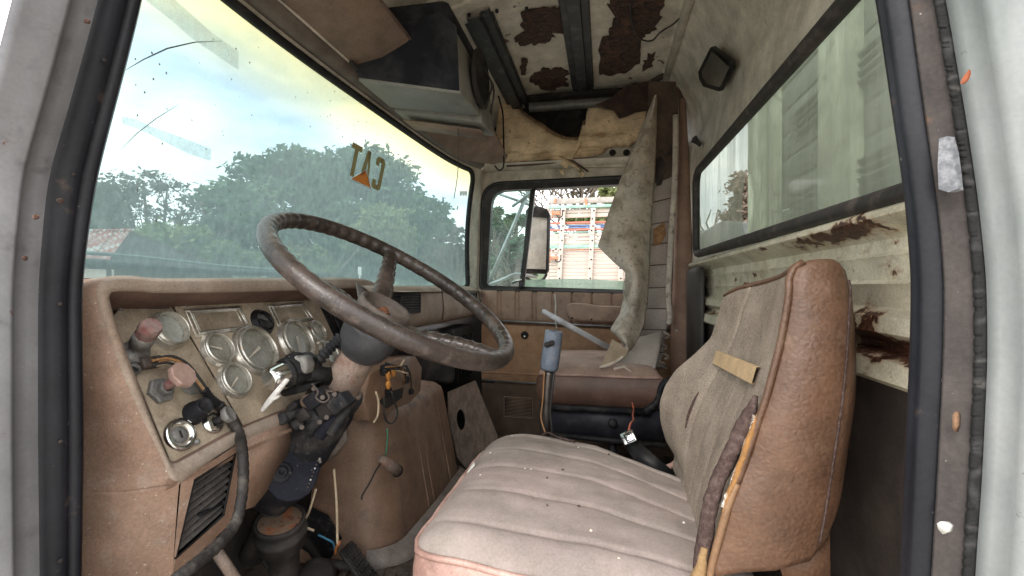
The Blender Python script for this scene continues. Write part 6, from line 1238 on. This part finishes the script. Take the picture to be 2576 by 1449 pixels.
# ================================================================== ground, hills, shed, trees
g = loft([[V((x, y, GZ)) for y in np.linspace(-900, 900, 13)] for x in np.linspace(-900, 900, 13)])
tag(mk('ground', g, m_ground, None), kind='structure')
hr = []
for k in range(90):
    a = R(-100+k*2.4); dist = 420; dx, dy = math.sin(a), math.cos(a)
    h = 26+16*mnoise.noise(V((k*.13, 0, 0)))+8*mnoise.noise(V((k*.5, 3, 0)))+2*mnoise.noise(V((k*2.1, 3, 0)))
    hr.append([V((dx*dist*.75, dy*dist*.75, GZ)), V((dx*dist*.88, dy*dist*.88, GZ+h*.6)), V((dx*dist, dy*dist, GZ+h)), V((dx*dist*1.2, dy*dist*1.2, GZ))])
tag(mk('hills', loft(hr), m_hill, None), kind='structure')
rd = tag(mk('road', loft([[V((x, y, GZ+.01)) for y in (60, 66)] for x in np.linspace(-160, 160, 5)]), M('asphalt', (.06, .06, .06), .9), None), kind='structure')
sh = thing('shed', U(240, 724, d=15)+V((0, 0, GZ)), 'low shed with rusty red and white corrugated roof left of the trees', 'shed')
sp0, sp1 = U(330, 581, d=16), U(272, 660, d=13); LFT = V((-1, -.12, 0)).normalized()*5.0
m_rr = M('rusty_corrugated_sheet', (.50, .47, .44), .6, layers=[((.36, .09, .06), 2.2, .42, .52, 6, (2.5, .3, .3)), ((.22, .09, .06), 3, .6, .68, 6)], bump=[('noise', 6, .5)])
for k in range(9):      # each sheet of the roof
    a = sp0+LFT*(k/9); b = sp0+LFT*((k+1)/9-.004); da = sp1-sp0; rows = []
    for i in range(17):
        q = a.lerp(b, i/16); h = V((0, 0, .035*math.cos(i*math.pi/2)+.012*(k % 2))); rows.append([q+h, q+da*.5+h, q+da*1.04+h])
    mk('roof_sheet', loft(rows), m_rr, sh)
mk('ridge_cap', tube([sp0+V((.1, 0, .03)), sp0+LFT], .05, 6), m_rr, sh)
mk('back_roof', loft([[sp0+V((0, 0, -.01)), sp0+LFT], [sp0+V((1.2, 2.5, -1.1)), sp0+LFT+V((1.2, 2.5, -1.1))]]), m_rr, sh)
mk('end_wall', prism([sp0+V((0, 0, -.06)), sp1+V((0, 0, -.05)), V((sp1.x, sp1.y, GZ)), V((sp0.x+1.2, sp0.y+2.5, GZ)), sp0+V((1.2, 2.5, -1.15))], (-.06, 0, 0)), m_darkcav, sh, smooth=False)
mk('front_wall', prism([sp1+V((0, .1, -.1)), sp1+LFT+V((0, .1, -.1)), V((sp1.x+LFT.x, sp1.y+LFT.y+.1, GZ)), V((sp1.x, sp1.y+.1, GZ))], (0, .06, 0)), m_plank, sh, smooth=False)
def leaves(name, centers, radii, n, size, mat, parent, seed=0, hollow=.35, flat=.8):
    r = np.random.default_rng(seed); C = np.array([tuple(c) for c in centers]); Rr = np.array(radii)
    w = Rr**2/np.sum(Rr**2); idx = r.choice(len(C), n, p=w)
    # tufts: leaves gather in clumps inside each lobe
    nt2 = max(30, n//34); ti_ = r.choice(len(C), nt2, p=w); dv = r.normal(size=(nt2, 3)); dv /= np.linalg.norm(dv, axis=1)[:, None]
    rad_ = (hollow+(1-hollow)*r.random(nt2)**.45)*Rr[ti_]; tc_ = C[ti_]+dv*rad_[:, None]*np.array([1, 1, flat])
    k = r.integers(0, nt2, n); spread = np.minimum(.62, Rr[ti_][k]*.32)
    P = tc_[k]+r.normal(size=(n, 3))*spread[:, None]*np.array([1, 1, .55])*.8
    u = r.normal(size=(n, 3)); u[:, 2] *= .5; u /= np.linalg.norm(u, axis=1)[:, None]
    t = r.normal(size=(n, 3)); v = np.cross(u, t); v /= np.linalg.norm(v, axis=1)[:, None]
    s = size*r.uniform(.6, 1.4, n)[:, None]
    Q = np.stack([P-u*s, P+v*s*.42, P+u*s, P-v*s*.42], 1).reshape(-1, 3)
    me = bpy.data.meshes.new(name); me.vertices.add(4*n); me.vertices.foreach_set('co', Q.astype(np.float32).ravel())
    me.loops.add(4*n); me.loops.foreach_set('vertex_index', np.arange(4*n, dtype=np.int32)); me.polygons.add(n); me.polygons.foreach_set('loop_start', np.arange(0, 4*n, 4, dtype=np.int32))
    me.update(calc_edges=True); me.materials.append(mat); o = bpy.data.objects.new(name, me); COL.objects.link(o); o.parent = parent; o.matrix_parent_inverse = Matrix.Translation(-parent.location)
    return o
def branchy(base, height, spread, depth, seed, r0, splits=3, tip=.02):
    r = random.Random(seed); gs = []; tips = []
    def go(p, d, L, rad_, k):
        q = p+d*L; m = p.lerp(q, .5)+V((r.uniform(-1, 1), r.uniform(-1, 1), r.uniform(-.5, .5)))*L*.08
        gs.append(tube([p, m, q], [rad_, rad_*.85, rad_*.7], 5 if k > 2 else 7, cap=False))
        if k >= depth: tips.append(q); return
        for i in range(splits if k < 2 else r.choice((2, 2, 3))):
            a = r.uniform(0, 2*math.pi); nd = (d+V((math.cos(a), math.sin(a), r.uniform(-.1, .45)))*spread*r.uniform(.6, 1.1)).normalized()
            go(q, nd, L*r.uniform(.62, .85), max(tip, rad_*.62), k+1)
    go(base, V((r.uniform(-.06, .06), r.uniform(-.06, .06), 1)), height, r0, 0)
    return join(*gs), tips
def tree(label, d, lobes, n, size, mat, seed, trunk_px, group='trees beyond the windshield', hollow=.35, depth=4, hb=None, th=.3):
    base = U(trunk_px, 724.5, d=d); base = V((base.x, base.y, GZ)); t = thing('tree', base, label, 'tree', group)
    C = []; Rr = []
    rr = random.Random(seed)
    for x, y, r_ in lobes: C.append(U(x, y, d=d+rr.uniform(-.12, .12)*d*.5)); Rr.append(r_*d/F)
    top = max(c.z for c in C); low = min(c.z-q for c, q in zip(C, Rr))
    gb, tips = branchy(base, (top-GZ)*th, .75, depth, seed, (top-GZ)*.028)
    mk('trunk', gb, m_bark, t)
    # limbs reaching into each lobe
    jn = base+V((0, 0, (top-GZ)*th*.9)); gl_ = [tube(spline([jn, jn.lerp(c, .55)+V((0, 0, -.06*(c-jn).length)), c+V((0, 0, .2*q))], 5), lambda i: .16*(1-i/14), 5, cap=False) for c, q in zip(C, Rr)]
    mk('limbs', join(*gl_), m_bark, t)
    leaves('crown', C, Rr, n, size, mat, t, seed, hollow); return t
tree('big spreading dark green tree in the middle of the windshield', 30, [(600, 520, 75), (560, 590, 60), (660, 450, 62), (740, 425, 58), (800, 470, 80), (700, 540, 90), (860, 420, 62), (930, 430, 70), (900, 520, 95), (790, 600, 90), (650, 620, 70), (980, 470, 70), (1000, 560, 85), (1060, 540, 62), (1080, 600, 60), (930, 630, 85), (1040, 660, 70), (720, 660, 60), (850, 670, 70), (560, 650, 60)], 34000, .26, m_leaf1, 3, 800, hollow=.55)
tree('sparse brownish tree with bare branches behind the shed', 24, [(300, 480, 48), (360, 465, 46), (420, 490, 48), (460, 530, 40), (270, 540, 45), (330, 550, 50), (480, 580, 34)], 2800, .13, m_leaf3, 11, 395, hollow=.6, depth=6, th=.28)
tree('dark leafy tree half hidden by the left door pillar', 34, [(235, 500, 50), (250, 580, 52), (215, 560, 55), (290, 630, 40)], 7000, .20, m_leaf1, 5, 250)
tree('low yellow green tree between shed and big tree', 22, [(400, 600, 42), (440, 620, 40), (480, 600, 34), (500, 640, 40), (360, 630, 34), (550, 640, 38), (610, 660, 30)], 11000, .13, m_leaf2, 8, 450)
tree('small yellow green tree below the big tree crown', 26, [(720, 650, 40), (640, 665, 36), (800, 660, 36), (1000, 600, 46), (960, 560, 50), (900, 600, 40)], 9000, .15, m_leaf2, 9, 760)
tree('thin bare tree at the far right edge of the windshield', 28, [(1150, 590, 22), (1165, 630, 24), (1135, 640, 22)], 900, .13, m_leaf3, 14, 1150, hollow=.7, depth=6)
tree('low blue green bushes under the right end of the big tree', 40, [(1090, 660, 40), (1130, 665, 36), (1170, 660, 36)], 5000, .2, m_leaf1, 21, 1110)
tree('feathery tree seen through the passenger quarter window', 12, [(1245, 540, 22), (1262, 580, 30), (1300, 560, 26), (1310, 620, 34), (1260, 650, 34), (1320, 670, 30)], 5200, .085, m_leaf1, 33, 1275)
tree('bare twiggy tree rising behind the cream planked truck', 17, [(1460, 478, 18), (1490, 470, 16), (1440, 490, 10)], 260, .09, m_leaf3, 41, 1490, 'trees behind the stake truck', .7, 7, th=.42)
tree('green leafy tree rising behind the cream planked truck', 15, [(1540, 480, 22), (1575, 470, 26), (1560, 520, 30), (1510, 548, 26), (1450, 556, 24), (1610, 500, 30)], 5000, .10, m_leaf2, 43, 1560, 'trees behind the stake truck')
tree('pinkish flowering tree seen through the gap in the rear window', 20, [(1880, 470, 40), (1870, 540, 40), (1900, 580, 40)], 5000, .12, M('dry_pink_leaves', (.42, .30, .26), .8), 51, 1880, 'trees behind the stake truck', .5)
# hedge line and low wall with posts far off
wl_ = thing('boundary_wall', U(900, 724.5, d=45)+V((0, 0, GZ)), 'long low pale boundary wall beyond the trees', 'wall')
mk('wall_body', box(U(860, 690, d=46), (26, .25, 1.2), RT, FW, UP), M('pale_wall', (.45, .44, .40), .9, layers=[((.3, .3, .26), .8, .45, .7, 5)]), wl_)
mk('wall_footing', box(U(860, 752, d=46), (26, .3, 2.2), RT, FW, UP), m_hub, wl_)
o = mk('sign_post', join(box(U(905, 682, d=20), (.14, .05, .36), RT, FW, UP), box(U(905, 745, d=20.05), (.06, .04, 2.0), RT, FW, UP)), m_white, None, bevel=.005); tag(o, 'small white roadside marker post below the big tree', 'marker post')
